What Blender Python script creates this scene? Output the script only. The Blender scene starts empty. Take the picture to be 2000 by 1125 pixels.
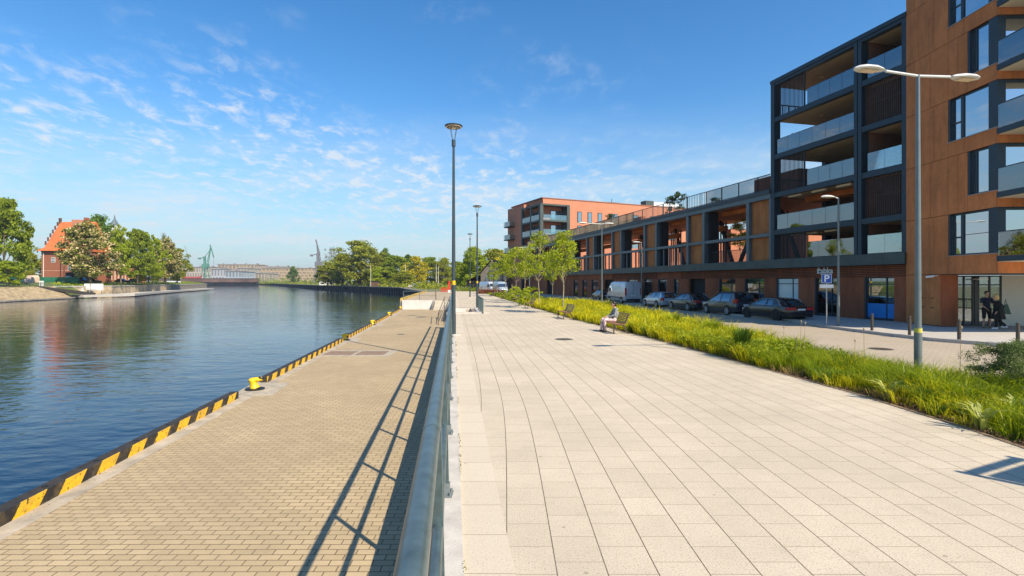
import bpy, math, random
import numpy as np
from mathutils import Matrix, Vector
R = math.radians
sc = bpy.context.scene
col = sc.collection
random.seed(7)
# ---------------- camera ----------------
H = 2.3
cd = bpy.data.cameras.new('camera'); cam = bpy.data.objects.new('camera', cd); col.objects.link(cam)
cam.location = (0, 0, H); cam.rotation_euler = (R(90), 0, 0)
cd.sensor_width = 36; cd.lens = 18.0; cd.shift_y = -0.00625
cd.clip_start = 0.05; cd.clip_end = 6000
sc.camera = cam
# ---------------- world: sky with thin high cloud ----------------
SUN_EL, SHX, SHY = 43.0, -0.68, 0.733          # shadows fall towards (SHX, SHY)
w = bpy.data.worlds.new('World'); sc.world = w; w.use_nodes = True
nt = w.node_tree; N = nt.nodes; L = nt.links
for n in list(N): N.remove(n)
out = N.new('ShaderNodeOutputWorld'); bg = N.new('ShaderNodeBackground'); bg.inputs[1].default_value = 0.125
sky = N.new('ShaderNodeTexSky'); sky.sky_type = 'NISHITA'; sky.sun_disc = False
sky.sun_elevation = R(SUN_EL); sky.sun_rotation = math.atan2(-SHX, -SHY)
sky.air_density = 1.0; sky.dust_density = 0.25; sky.ozone_density = 2.2; sky.altitude = 0
hs = N.new('ShaderNodeHueSaturation'); hs.inputs['Saturation'].default_value = 1.34; hs.inputs['Value'].default_value = 1.05
L.new(sky.outputs[0], hs.inputs['Color'])
geo = N.new('ShaderNodeTexCoord')
sep = N.new('ShaderNodeSeparateXYZ'); L.new(geo.outputs['Generated'], sep.inputs[0])
def M(op, a, b=None, clamp=False, nn=N, ll=L):
    m = nn.new('ShaderNodeMath'); m.operation = op; m.use_clamp = clamp
    for i, v in enumerate((a, b)):
        if v is None: continue
        if isinstance(v, (int, float)): m.inputs[i].default_value = v
        else: ll.new(v, m.inputs[i])
    return m.outputs[0]
zz = M('MAXIMUM', sep.outputs[2], 0.015)
zd = M('ADD', zz, 0.10)
cx = M('DIVIDE', sep.outputs[0], zd); cy = M('DIVIDE', sep.outputs[1], zd)
cmb = N.new('ShaderNodeCombineXYZ'); L.new(cx, cmb.inputs[0]); L.new(cy, cmb.inputs[1])
def noise(vec, scale, detail, rough, loc=(0,0,0), sc3=(1,1,1), rot=0, dist=0.0):
    mp = N.new('ShaderNodeMapping'); mp.inputs['Location'].default_value = loc; mp.inputs['Scale'].default_value = sc3
    mp.inputs['Rotation'].default_value = (0, 0, rot); L.new(vec, mp.inputs[0])
    t = N.new('ShaderNodeTexNoise'); t.inputs['Scale'].default_value = scale; t.inputs['Detail'].default_value = detail
    t.inputs['Roughness'].default_value = rough; t.inputs['Distortion'].default_value = dist; L.new(mp.outputs[0], t.inputs[0])
    return t.outputs[0]
def ss(v, a, b):
    m = N.new('ShaderNodeMapRange'); m.interpolation_type = 'SMOOTHSTEP'
    m.inputs[1].default_value = a; m.inputs[2].default_value = b; L.new(v, m.inputs[0]); return m.outputs[0]
fine = ss(noise(cmb.outputs[0], 7.0, 8, .66, sc3=(1.25, .85, 1), rot=.7, dist=.3), .45, .76)
veil = ss(noise(cmb.outputs[0], 1.4, 5, .6, loc=(3, 1, 0), sc3=(.55, 1, 1), rot=.3), .36, .78)
# the main bank of small high clouds lies low in the north-west and slopes down to the north
yy_ = M('MAXIMUM', sep.outputs[1], 0.15)
u_ = M('DIVIDE', sep.outputs[0], yy_); v_ = M('DIVIDE', zz, yy_)
wob = M('MULTIPLY', M('SUBTRACT', noise(cmb.outputs[0], 1.1, 4, .6, loc=(9, 4, 0)), .5), .22)
dl = M('ADD', M('SUBTRACT', v_, M('SUBTRACT', .165, M('MULTIPLY', u_, .20))), wob)
dl = M('ABSOLUTE', dl)
b1 = M('SUBTRACT', 1.0, ss(dl, .0, .15))
leftm = M('SUBTRACT', 1.0, M('MULTIPLY', ss(u_, -.15, .30), .65))
blot = ss(noise(cmb.outputs[0], 1.9, 3, .5, loc=(2.3, 5.7, 0)), .48, .66)
blot = M('MULTIPLY', blot, M('SUBTRACT', 1.0, ss(u_, .0, .35)))
c1 = M('MULTIPLY', fine, M('ADD', M('MULTIPLY', M('MULTIPLY', b1, leftm), 1.1), M('MULTIPLY', blot, .42)))
low = M('SUBTRACT', 1.0, ss(v_, .10, .36))
c2 = M('MULTIPLY', M('MULTIPLY', M('ADD', M('MULTIPLY', veil, .75), M('MULTIPLY', fine, .60)), low), .95)
cl = M('MINIMUM', M('ADD', M('MULTIPLY', c1, .80), c2), .80)
hz = M('MULTIPLY', M('SUBTRACT', 1.0, ss(zz, -.02, .34)), .85)
m0 = N.new('ShaderNodeMix'); m0.data_type = 'RGBA'; L.new(hz, m0.inputs[0]); L.new(hs.outputs[0], m0.inputs[6]); m0.inputs[7].default_value = (2.3, 3.45, 3.95, 1)
mx = N.new('ShaderNodeMix'); mx.data_type = 'RGBA'
L.new(cl, mx.inputs[0]); L.new(m0.outputs[2], mx.inputs[6]); mx.inputs[7].default_value = (4.4, 4.75, 5.1, 1)
L.new(mx.outputs[2], bg.inputs[0]); L.new(bg.outputs[0], out.inputs[0])
# ---------------- sun ----------------
sd = bpy.data.lights.new('sun', 'SUN'); sd.energy = 5.0; sd.angle = R(.53); sd.color = (1, .89, .71)
so = bpy.data.objects.new('sun', sd); col.objects.link(so)
ce = math.cos(R(SUN_EL)); dv = Vector((SHX*ce, SHY*ce, -math.sin(R(SUN_EL))))
so.rotation_euler = dv.to_track_quat('-Z', 'Y').to_euler()
sc.view_settings.view_transform = 'Standard'; sc.view_settings.look = 'None'; sc.view_settings.gamma = 1
sc.view_settings.exposure = 0.54
sc.cycles.max_bounces = 6; sc.cycles.transparent_max_bounces = 10
sc.cycles.diffuse_bounces = 3; sc.cycles.glossy_bounces = 3

# ---------------- helpers ----------------
class MB:
    def __init__(s): s.v = []; s.f = []
    def add(s, vs, fs):
        b = len(s.v); s.v.extend([tuple(p) for p in vs]); s.f.extend([tuple(i+b for i in f) for f in fs]); return s
    def box(s, x0, x1, y0, y1, z0, z1):
        vs = [(x0,y0,z0),(x1,y0,z0),(x1,y1,z0),(x0,y1,z0),(x0,y0,z1),(x1,y0,z1),(x1,y1,z1),(x0,y1,z1)]
        return s.add(vs, [(0,3,2,1),(4,5,6,7),(0,1,5,4),(1,2,6,5),(2,3,7,6),(3,0,4,7)])
    def bar(s, a, b, w, h, up=(0,0,1)):
        a = Vector(a); b = Vector(b); d = (b-a).normalized(); up = Vector(up)
        sx = d.cross(up)
        if sx.length < 1e-4: sx = d.cross(Vector((1,0,0)))
        sx.normalize(); sz = sx.cross(d)
        vs = []
        for p in (a, b):
            for i, j in ((-1,-1),(1,-1),(1,1),(-1,1)): vs.append(p + sx*(i*w/2) + sz*(j*h/2))
        return s.add(vs, [(0,1,2,3),(7,6,5,4),(0,4,5,1),(1,5,6,2),(2,6,7,3),(3,7,4,0)])
    def cyl(s, a, b, r0, r1=None, n=12, caps=True):
        a = Vector(a); b = Vector(b); r1 = r0 if r1 is None else r1
        d = (b-a).normalized(); x = d.cross(Vector((0,0,1)))
        if x.length < 1e-3: x = Vector((1,0,0))
        x.normalize(); y = d.cross(x)
        vs = []
        for p, r in ((a, r0), (b, r1)):
            for k in range(n):
                t = 2*math.pi*k/n; vs.append(p + x*(r*math.cos(t)) + y*(r*math.sin(t)))
        fs = [(k, (k+1)%n, n+(k+1)%n, n+k) for k in range(n)]
        if caps: fs += [tuple(range(n-1,-1,-1)), tuple(range(n, 2*n))]
        return s.add(vs, fs)
    def tube(s, pts, r, n=10):
        rs = r if isinstance(r, (list, tuple)) else [r]*len(pts)
        P = [Vector(p) for p in pts]; vs = []
        px = None
        for i, p in enumerate(P):
            d = (P[min(i+1, len(P)-1)] - P[max(i-1, 0)]).normalized()
            if px is None:
                x = d.cross(Vector((0,0,1)))
                if x.length < 1e-3: x = Vector((1,0,0))
            else: x = px - d*px.dot(d)
            x.normalize(); px = x; y = d.cross(x)
            for k in range(n):
                t = 2*math.pi*k/n; vs.append(p + x*(rs[i]*math.cos(t)) + y*(rs[i]*math.sin(t)))
        fs = []
        for i in range(len(P)-1):
            for k in range(n): fs.append((i*n+k, i*n+(k+1)%n, (i+1)*n+(k+1)%n, (i+1)*n+k))
        fs += [tuple(range(n-1,-1,-1)), tuple(range((len(P)-1)*n, len(P)*n))]
        return s.add(vs, fs)
    def prism(s, poly, z0, z1):
        n = len(poly); a = sum(poly[i][0]*poly[(i+1)%n][1]-poly[(i+1)%n][0]*poly[i][1] for i in range(n))
        if a < 0: poly = poly[::-1]
        vs = [(p[0],p[1],z0) for p in poly] + [(p[0],p[1],z1) for p in poly]
        return s.add(vs, [tuple(range(n-1,-1,-1)), tuple(range(n,2*n))] + [(i,(i+1)%n,n+(i+1)%n,n+i) for i in range(n)])
    def strip(s, A, B, z, zb=None):          # a sheet between two polylines (optionally with depth)
        n = len(A); zA = z if isinstance(z, (list,tuple)) else [z]*n
        vs = [(A[i][0],A[i][1],zA[i]) for i in range(n)] + [(B[i][0],B[i][1],zA[i]) for i in range(n)]
        s.add(vs, [(i, n+i, n+i+1, i+1) if (B[0][0]-A[0][0]) > 0 else (i, i+1, n+i+1, n+i) for i in range(n-1)])
        if zb is not None:
            for P in (A, B):
                s.add([(p[0],p[1],zA[0]) for p in P]+[(p[0],p[1],zb) for p in P], [(i,i+1,n+i+1,n+i) for i in range(n-1)])
            for k in (0, n-1):
                s.add([(A[k][0],A[k][1],zA[0]),(B[k][0],B[k][1],zA[0]),(B[k][0],B[k][1],zb),(A[k][0],A[k][1],zb)], [(0,1,2,3)])
        return s
    def lathe(s, prof, c=(0,0,0), n=20):
        vs = []; m = len(prof)
        for k in range(n):
            t = 2*math.pi*k/n
            for r, z in prof: vs.append((c[0]+r*math.cos(t), c[1]+r*math.sin(t), c[2]+z))
        fs = [(k*m+i, ((k+1)%n)*m+i, ((k+1)%n)*m+i+1, k*m+i+1) for k in range(n) for i in range(m-1)]
        return s.add(vs, fs)
    def sphere(s, c, r, n=14, m=9, sc=(1,1,1)):
        pr = []
        vs = [(c[0], c[1], c[2]-r*sc[2])]
        for i in range(1, m):
            ph = math.pi*i/m
            for k in range(n):
                t = 2*math.pi*k/n
                vs.append((c[0]+r*sc[0]*math.sin(ph)*math.cos(t), c[1]+r*sc[1]*math.sin(ph)*math.sin(t), c[2]-r*sc[2]*math.cos(ph)))
        vs.append((c[0], c[1], c[2]+r*sc[2])); e = len(vs)-1
        fs = [(0, 1+(k+1)%n, 1+k) for k in range(n)]
        for i in range(m-2):
            for k in range(n): fs.append((1+i*n+k, 1+i*n+(k+1)%n, 1+(i+1)*n+(k+1)%n, 1+(i+1)*n+k))
        fs += [(e, 1+(m-2)*n+k, 1+(m-2)*n+(k+1)%n) for k in range(n)]
        return s.add(vs, fs)
    def loft(s, rings, closed=True, caps=True):
        n = len(rings[0]); vs = [p for r in rings for p in r]; fs = []
        for i in range(len(rings)-1):
            for k in range(n if closed else n-1): fs.append((i*n+k, i*n+(k+1)%n, (i+1)*n+(k+1)%n, (i+1)*n+k))
        if caps: fs += [tuple(range(n-1,-1,-1)), tuple(range((len(rings)-1)*n, len(rings)*n))]
        return s.add(vs, fs)
    def build(s, name, mat, parent=None, smooth=False, bevel=0):
        me = bpy.data.meshes.new(name); me.from_pydata([tuple(v) for v in s.v], [], s.f); me.update()
        if smooth:
            me.polygons.foreach_set('use_smooth', [True]*len(me.polygons))
            try: me.set_sharp_from_angle(angle=R(38))
            except Exception: pass
        o = bpy.data.objects.new(name, me); col.objects.link(o); me.materials.append(mat)
        if parent is not None: o.parent = parent
        if bevel:
            b = o.modifiers.new('bevel', 'BEVEL'); b.width = bevel; b.segments = 2; b.limit_method = 'ANGLE'
        return o
def npmesh(name, V, F, mat, parent=None):
    me = bpy.data.meshes.new(name); V = np.asarray(V, dtype=np.float32); F = np.asarray(F, dtype=np.int32)
    me.vertices.add(len(V)); me.vertices.foreach_set('co', V.ravel())
    k = F.shape[1]; me.loops.add(F.size); me.loops.foreach_set('vertex_index', F.ravel())
    me.polygons.add(len(F)); me.polygons.foreach_set('loop_start', np.arange(0, F.size, k, dtype=np.int32))
    me.update(calc_edges=True); me.validate(); me.materials.append(mat)
    o = bpy.data.objects.new(name, me); col.objects.link(o)
    if parent is not None: o.parent = parent
    return o
def tag(o, label=None, cat=None, group=None, kind=None):
    if label: o['label'] = label
    if cat: o['category'] = cat
    if group: o['group'] = group
    if kind: o['kind'] = kind
    return o
def struct(o): o['kind'] = 'structure'; return o
def thing(name, label, cat, loc=(0,0,0), rz=0, group=None):
    o = bpy.data.objects.new(name, None); col.objects.link(o); o.location = loc; o.rotation_euler = (0,0,rz)
    o.empty_display_size = .2
    return tag(o, label, cat, group)
def copy_tree(o, parent=None):
    c = o.copy(); col.objects.link(c)
    if parent is not None: c.parent = parent
    for ch in list(o.children): copy_tree(ch, c)
    return c
def dup(o, loc, rz=0, label=None, scale=None, group=None):
    c = copy_tree(o); c.location = loc; c.rotation_euler = (0,0,rz)
    if scale: c.scale = scale
    if label: c['label'] = label
    if group: c['group'] = group
    return c
def P(px, Y): return ((px-1000)/1000*Y, Y)
def P3(px, py, Y): return ((px-1000)/1000*Y, Y, H-(py-550)/1000*Y)
def RT(t, Y): return (t-.114*Y, Y)        # t metres to the right of the promenade's river edge

# ---------------- materials ----------------
MC = {}
def mat(name, c, rough=.7, metal=0, spec=.5, nscale=0, namt=.15, bump=0, bscale=40, c2=None, coat=0, detail=5, stretch=(1,1,1), trans=0):
    if name in MC: return MC[name]
    m = bpy.data.materials.new(name); m.use_nodes = True; t = m.node_tree; b = t.nodes['Principled BSDF']
    b.inputs['Base Color'].default_value = (*c, 1); b.inputs['Roughness'].default_value = rough
    b.inputs['Metallic'].default_value = metal; b.inputs['Specular IOR Level'].default_value = spec
    if coat: b.inputs['Coat Weight'].default_value = coat; b.inputs['Coat Roughness'].default_value = .05
    tc = t.nodes.new('ShaderNodeTexCoord'); mp = t.nodes.new('ShaderNodeMapping'); mp.inputs['Scale'].default_value = stretch
    t.links.new(tc.outputs['Object'], mp.inputs[0])
    if nscale:
        no = t.nodes.new('ShaderNodeTexNoise'); no.inputs['Scale'].default_value = nscale; no.inputs['Detail'].default_value = detail
        no.inputs['Roughness'].default_value = .65
        t.links.new(mp.outputs[0], no.inputs[0])
        rp = t.nodes.new('ShaderNodeMapRange'); rp.inputs[1].default_value = .3; rp.inputs[2].default_value = .7
        t.links.new(no.outputs[0], rp.inputs[0])
        mi = t.nodes.new('ShaderNodeMix'); mi.data_type = 'RGBA'; t.links.new(rp.outputs[0], mi.inputs[0])
        d = c2 or tuple(max(0, x*(1-namt*1.6)) for x in c); l = c if c2 else tuple(min(1, x*(1+namt)) for x in c)
        mi.inputs[6].default_value = (*d, 1); mi.inputs[7].default_value = (*l, 1)
        t.links.new(mi.outputs[2], b.inputs['Base Color'])
    if bump:
        n2 = t.nodes.new('ShaderNodeTexNoise'); n2.inputs['Scale'].default_value = bscale; n2.inputs['Detail'].default_value = 4
        t.links.new(mp.outputs[0], n2.inputs[0]); bp = t.nodes.new('ShaderNodeBump'); bp.inputs['Strength'].default_value = bump
        bp.inputs['Distance'].default_value = .02
        t.links.new(n2.outputs[0], bp.inputs['Height']); t.links.new(bp.outputs[0], b.inputs['Normal'])
    MC[name] = m; return m
def mmath(t, op, a, b=None):
    m = t.nodes.new('ShaderNodeMath'); m.operation = op
    for i, v in enumerate((a, b)):
        if v is None: continue
        if isinstance(v, (int, float)): m.inputs[i].default_value = v
        else: t.links.new(v, m.inputs[i])
    return m.outputs[0]
def mixc(t, f, a, b, bl='MIX'):
    m = t.nodes.new('ShaderNodeMix'); m.data_type = 'RGBA'; m.blend_type = bl
    if isinstance(f, (int, float)): m.inputs[0].default_value = f
    else: t.links.new(f, m.inputs[0])
    for i, v in ((6, a), (7, b)):
        if isinstance(v, tuple): m.inputs[i].default_value = (*v, 1)
        else: t.links.new(v, m.inputs[i])
    return m.outputs[2]
def tnoise(t, vec, s, d=5, r=.6):
    n = t.nodes.new('ShaderNodeTexNoise'); n.inputs['Scale'].default_value = s; n.inputs['Detail'].default_value = d
    n.inputs['Roughness'].default_value = r; t.links.new(vec, n.inputs[0]); return n.outputs[0]
def trange(t, v, a, b, c=0, d=1):
    m = t.nodes.new('ShaderNodeMapRange'); m.inputs[1].default_value = a; m.inputs[2].default_value = b
    m.inputs[3].default_value = c; m.inputs[4].default_value = d; t.links.new(v, m.inputs[0]); return m.outputs[0]
def newmat(name):
    m = bpy.data.materials.new(name); m.use_nodes = True; t = m.node_tree; b = t.nodes['Principled BSDF']
    tc = t.nodes.new('ShaderNodeTexCoord'); MC[name] = m
    return m, t, b, tc.outputs['Object']
def paver(name, ca, cb, mortar, bw, bh, ms, curve=False, shear=0, rotate=False, speck=0, rough=.85, stain=.25, border=False):
    m, t, b, oc = newmat(name)
    s = t.nodes.new('ShaderNodeSeparateXYZ'); t.links.new(oc, s.inputs[0])
    X, Y = s.outputs[0], s.outputs[1]
    if curve:      # joints straight near by, then swinging left with the promenade
        q = mmath(t, 'SUBTRACT', Y, 9.5); sq = mmath(t, 'SQRT', mmath(t, 'ADD', mmath(t, 'MULTIPLY', q, q), 9.0))
        X = mmath(t, 'ADD', X, mmath(t, 'MULTIPLY', mmath(t, 'ADD', q, sq), .057))
    if shear: X = mmath(t, 'ADD', X, mmath(t, 'MULTIPLY', Y, shear))
    cb_ = t.nodes.new('ShaderNodeCombineXYZ')
    if rotate: t.links.new(Y, cb_.inputs[0]); t.links.new(X, cb_.inputs[1])
    else: t.links.new(X, cb_.inputs[0]); t.links.new(Y, cb_.inputs[1])
    bt = t.nodes.new('ShaderNodeTexBrick'); t.links.new(cb_.outputs[0], bt.inputs[0])
    bt.inputs['Scale'].default_value = 1; bt.inputs['Brick Width'].default_value = bw; bt.inputs['Row Height'].default_value = bh
    bt.inputs['Mortar Size'].default_value = ms; bt.inputs['Mortar Smooth'].default_value = .3
    bt.offset = .42 if curve else .5; bt.offset_frequency = 2
    bt.inputs['Color1'].default_value = (*ca, 1); bt.inputs['Color2'].default_value = (*cb, 1); bt.inputs['Mortar'].default_value = (*mortar, 1)
    c = bt.outputs[0]
    if curve:
        g = mmath(t, 'ABSOLUTE', mmath(t, 'SUBTRACT', mmath(t, 'FRACT', mmath(t, 'DIVIDE', X, bh)), .5))
        ln = mmath(t, 'GREATER_THAN', g, .5-.0125); c = mixc(t, ln, c, (.075,.045,.02))
    n1 = tnoise(t, oc, .35, 6, .65); c = mixc(t, trange(t, n1, .38, .72, 0, stain), c, tuple(x*.52 for x in ca))
    n3 = tnoise(t, oc, 3.2, 5, .6); c = mixc(t, trange(t, n3, .5, .8, 0, stain*.7), c, tuple(x*.72 for x in cb))
    if speck:
        n2 = tnoise(t, oc, 62, 3, .7); c = mixc(t, trange(t, n2, .54, .68, 0, speck), c, tuple(x*.34 for x in ca))
        n5 = tnoise(t, oc, 1.1, 8, .75); c = mixc(t, trange(t, n5, .58, .72, 0, stain*.8), c, tuple(x*.5 for x in cb))
        vo = t.nodes.new('ShaderNodeTexVoronoi'); vo.inputs['Scale'].default_value = 2.3; t.links.new(oc, vo.inputs[0])
        c = mixc(t, mmath(t, 'MULTIPLY', mmath(t, 'LESS_THAN', vo.outputs[0], .045), .55), c, tuple(x*.3 for x in ca))
        n4 = tnoise(t, oc, 140, 2, .5); c = mixc(t, trange(t, n4, .6, .72, 0, speck), c, (.8, .76, .68))
    t.links.new(c, b.inputs['Base Color']); b.inputs['Roughness'].default_value = rough; b.inputs['Specular IOR Level'].default_value = .3
    bp = t.nodes.new('ShaderNodeBump'); bp.inputs['Strength'].default_value = .5; bp.inputs['Distance'].default_value = .01
    hh = mmath(t, 'SUBTRACT', mmath(t, 'MULTIPLY', tnoise(t, oc, 60, 3), .35), bt.outputs['Fac'])
    t.links.new(hh, bp.inputs['Height']); t.links.new(bp.outputs[0], b.inputs['Normal'])
    return m
def stripes(name):
    m, t, b, oc = newmat(name)
    s = t.nodes.new('ShaderNodeSeparateXYZ'); t.links.new(oc, s.inputs[0])
    v = mmath(t, 'FRACT', mmath(t, 'DIVIDE', mmath(t, 'SUBTRACT', s.outputs[1], mmath(t, 'MULTIPLY', s.outputs[2], .8)), .86))
    f = mmath(t, 'GREATER_THAN', v, .44)
    n = tnoise(t, oc, 14, 5, .7)
    f = mmath(t, 'MULTIPLY', f, mmath(t, 'LESS_THAN', n, .60))
    dn = trange(t, tnoise(t, oc, 5, 6, .7), .45, .7, 0, .55)
    t.links.new(mixc(t, dn, mixc(t, f, (.018,.017,.017), (.88,.50,.015)), (.20,.14,.06)), b.inputs['Base Color']); b.inputs['Roughness'].default_value = .55
    return m
def glass(name, refl=.35, tint=(.75,.85,.85), rough=.01, dark=None, fk=1.3):
    m = bpy.data.materials.new(name); m.use_nodes = True; t = m.node_tree
    for n in list(t.nodes): t.nodes.remove(n)
    o = t.nodes.new('ShaderNodeOutputMaterial'); g = t.nodes.new('ShaderNodeBsdfGlossy'); g.inputs['Roughness'].default_value = rough
    g.inputs['Color'].default_value = (.92,.97,1,1)
    if dark: a = t.nodes.new('ShaderNodeBsdfDiffuse'); a.inputs[0].default_value = (*dark, 1)
    else: a = t.nodes.new('ShaderNodeBsdfTransparent'); a.inputs[0].default_value = (*tint, 1)
    fr = t.nodes.new('ShaderNodeFresnel'); fr.inputs[0].default_value = 1.5
    ad = mmath(t, 'MINIMUM', mmath(t, 'ADD', mmath(t, 'MULTIPLY', fr.outputs[0], fk), refl), 1.0)
    x = t.nodes.new('ShaderNodeMixShader'); t.links.new(ad, x.inputs[0]); t.links.new(a.outputs[0], x.inputs[1]); t.links.new(g.outputs[0], x.inputs[2])
    t.links.new(x.outputs[0], o.inputs[0]); MC[name] = m; return m
def leafmat(name, ca, cb, cc=None, ccamt=0, trans=.45, zs=0):
    m = bpy.data.materials.new(name); m.use_nodes = True; t = m.node_tree
    for n in list(t.nodes): t.nodes.remove(n)
    o = t.nodes.new('ShaderNodeOutputMaterial'); g = t.nodes.new('ShaderNodeNewGeometry'); tc = t.nodes.new('ShaderNodeTexCoord')
    rnd = g.outputs['Random Per Island']
    c = mixc(t, rnd, ca, cb)
    n = tnoise(t, tc.outputs['Object'], .9, 3); c = mixc(t, trange(t, n, .4, .62, 0, .55), c, tuple(x*.6 for x in ca))
    if cc: c = mixc(t, mmath(t, 'GREATER_THAN', mmath(t, 'FRACT', mmath(t, 'MULTIPLY', rnd, 17.3)), 1-ccamt), c, cc)
    d = t.nodes.new('ShaderNodeBsdfDiffuse'); tr = t.nodes.new('ShaderNodeBsdfTranslucent'); x = t.nodes.new('ShaderNodeMixShader')
    t.links.new(c, d.inputs[0]); t.links.new(mixc(t, 1.0, c, (.95,1.0,.55), 'MULTIPLY'), tr.inputs[0]); x.inputs[0].default_value = trans
    gl = t.nodes.new('ShaderNodeBsdfGlossy'); gl.inputs['Roughness'].default_value = .4; y = t.nodes.new('ShaderNodeMixShader'); y.inputs[0].default_value = .012
    t.links.new(d.outputs[0], x.inputs[1]); t.links.new(tr.outputs[0], x.inputs[2]); t.links.new(x.outputs[0], y.inputs[1]); t.links.new(gl.outputs[0], y.inputs[2])
    t.links.new(y.outputs[0], o.inputs[0]); MC[name] = m; return m
def brickmat(name, ca, cb, mo, s=1.0, bw=.25, bh=.08, ms=.008):
    m, t, b, oc = newmat(name)
    sp = t.nodes.new('ShaderNodeSeparateXYZ'); t.links.new(oc, sp.inputs[0]); cb_ = t.nodes.new('ShaderNodeCombineXYZ')
    t.links.new(mmath(t, 'ADD', sp.outputs[0], sp.outputs[1]), cb_.inputs[0]); t.links.new(sp.outputs[2], cb_.inputs[1])
    bt = t.nodes.new('ShaderNodeTexBrick'); t.links.new(cb_.outputs[0], bt.inputs[0]); bt.inputs['Scale'].default_value = s
    bt.inputs['Brick Width'].default_value = bw; bt.inputs['Row Height'].default_value = bh; bt.inputs['Mortar Size'].default_value = ms
    for k, v in (('Color1', ca), ('Color2', cb), ('Mortar', mo)): bt.inputs[k].default_value = (*v, 1)
    c = mixc(t, trange(t, tnoise(t, oc, .6, 6), .4, .75, 0, .35), bt.outputs[0], tuple(x*.6 for x in ca))
    t.links.new(c, b.inputs['Base Color']); b.inputs['Roughness'].default_value = .9; return m
def cortenmat(name, c, k=1.0, streak=True):
    m, t, b, oc = newmat(name)
    mp = t.nodes.new('ShaderNodeMapping'); mp.inputs['Scale'].default_value = (1, 1, .5); t.links.new(oc, mp.inputs[0])
    n1 = tnoise(t, mp.outputs[0], .9, 9, .72); n2 = tnoise(t, oc, 13, 5, .7)
    col_ = mixc(t, trange(t, n1, .34, .64), tuple(x*.55 for x in c), c)
    col_ = mixc(t, trange(t, n2, .45, .75, 0, .35), col_, tuple(min(1, x*1.2) for x in c))
    mp2 = t.nodes.new('ShaderNodeMapping'); mp2.inputs['Scale'].default_value = (5, 5, .35); t.links.new(oc, mp2.inputs[0])
    col_ = mixc(t, trange(t, tnoise(t, mp2.outputs[0], 1.0, 5, .6), .55, .75, 0, .55), col_, tuple(x*.38 for x in c))
    t.links.new(col_, b.inputs['Base Color']); b.inputs['Roughness'].default_value = .75; b.inputs['Specular IOR Level'].default_value = .3
    return m
promenade_m = paver('promenade_slabs', (.60,.505,.375), (.55,.462,.34), (.24,.175,.10), .42, .40, .0035, curve=True, rotate=True, speck=.85, stain=.42)
border_m = paver('border_slabs', (.60,.515,.395), (.56,.475,.36), (.22,.165,.10), .62, 4.0, .004, shear=.114, rotate=True, speck=.5, stain=.12)
quay_m = paver('quay_pavers', (.51,.385,.225), (.43,.325,.185), (.12,.08,.04), .26, .125, .008, shear=.02, speck=.35, stain=.5)
road_m = paver('road_setts', (.46,.375,.275), (.42,.345,.255), (.22,.18,.13), .22, .12, .005, speck=.2, stain=.25)
pave_m = paver('pavement_slabs', (.50,.46,.40), (.46,.42,.37), (.26,.22,.18), .5, .5, .006, speck=.2, stain=.2)
concrete = mat('concrete', (.52,.475,.41), .85, nscale=3, namt=.14, bump=.3, bscale=60)
concrete_w = mat('pale_concrete', (.66,.63,.58), .8, nscale=2, namt=.08)
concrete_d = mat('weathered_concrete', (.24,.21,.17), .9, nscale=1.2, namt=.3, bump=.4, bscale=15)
soil = mat('soil', (.10,.062,.035), .95, nscale=8, namt=.4, bump=.8, bscale=30)
rail_m = mat('rail_paint', (.10,.145,.15), .33, .35, nscale=9, namt=.22, bump=.05, bscale=8)
lampgrey = mat('lamp_grey', (.16,.19,.19), .4, .3, nscale=3, namt=.1)
lampdark = mat('lamp_dark', (.055,.075,.085), .4, .3, nscale=3, namt=.1)
lampwhite = mat('lamp_white', (.62,.63,.60), .4, nscale=6, namt=.06)
lens_m = mat('lamp_lens', (.85,.68,.45), .25, nscale=30, namt=.15)
frame_m = mat('frame_steel', (.018,.038,.054), .5, .1, nscale=1.5, namt=.12)
fascia_m = mat('fascia_steel', (.058,.078,.072), .5, .1, nscale=.8, namt=.2)
black = mat('black', (.012,.012,.013), .5); rubber = mat('rubber', (.02,.02,.02), .85, nscale=20, namt=.2)
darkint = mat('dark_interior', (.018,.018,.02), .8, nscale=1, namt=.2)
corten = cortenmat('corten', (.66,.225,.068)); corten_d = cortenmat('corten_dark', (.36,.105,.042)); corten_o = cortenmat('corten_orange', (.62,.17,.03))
tan = mat('soffit_tan', (.42,.32,.20), .7, nscale=1.2, namt=.15, stretch=(1,6,1))
cream = mat('soffit_cream', (.72,.64,.47), .7, nscale=2, namt=.06)
beige = mat('beige_panel', (.60,.56,.45), .6, nscale=1, namt=.05)
brick_o = brickmat('orange_brick', (.62,.235,.125), (.54,.19,.10), (.45,.24,.16))
brick_r = brickmat('red_brick', (.36,.105,.05), (.28,.08,.04), (.35,.22,.15), bw=.3, bh=.1)
white = mat('white_paint', (.78,.78,.75), .5, nscale=4, namt=.05)
yellow = mat('yellow_paint', (.80,.50,.01), .45, nscale=6, namt=.15)
red = mat('red_paint', (.62,.04,.02), .45, nscale=5, namt=.12)
steel = mat('galvanised_steel', (.42,.43,.42), .4, .6, nscale=15, namt=.12)
win_g = glass('window_glass', .42, dark=(.03,.035,.04)); win_s = glass('shop_glass', .14, (.62,.68,.66), fk=1.0); rail_g = glass('railing_glass', .17, (.78,.9,.88), fk=1.1)
win_d = glass('dark_window_glass', .22, dark=(.02,.022,.025))
frost = mat('frosted_window', (.62,.72,.72), .15, coat=.6, nscale=1, namt=.05)
water_m, wt, wb, woc = newmat('water')
wb.inputs['Base Color'].default_value = (.002,.018,.042,1); wb.inputs['Roughness'].default_value = .03; wb.inputs['IOR'].default_value = 1.28
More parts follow.
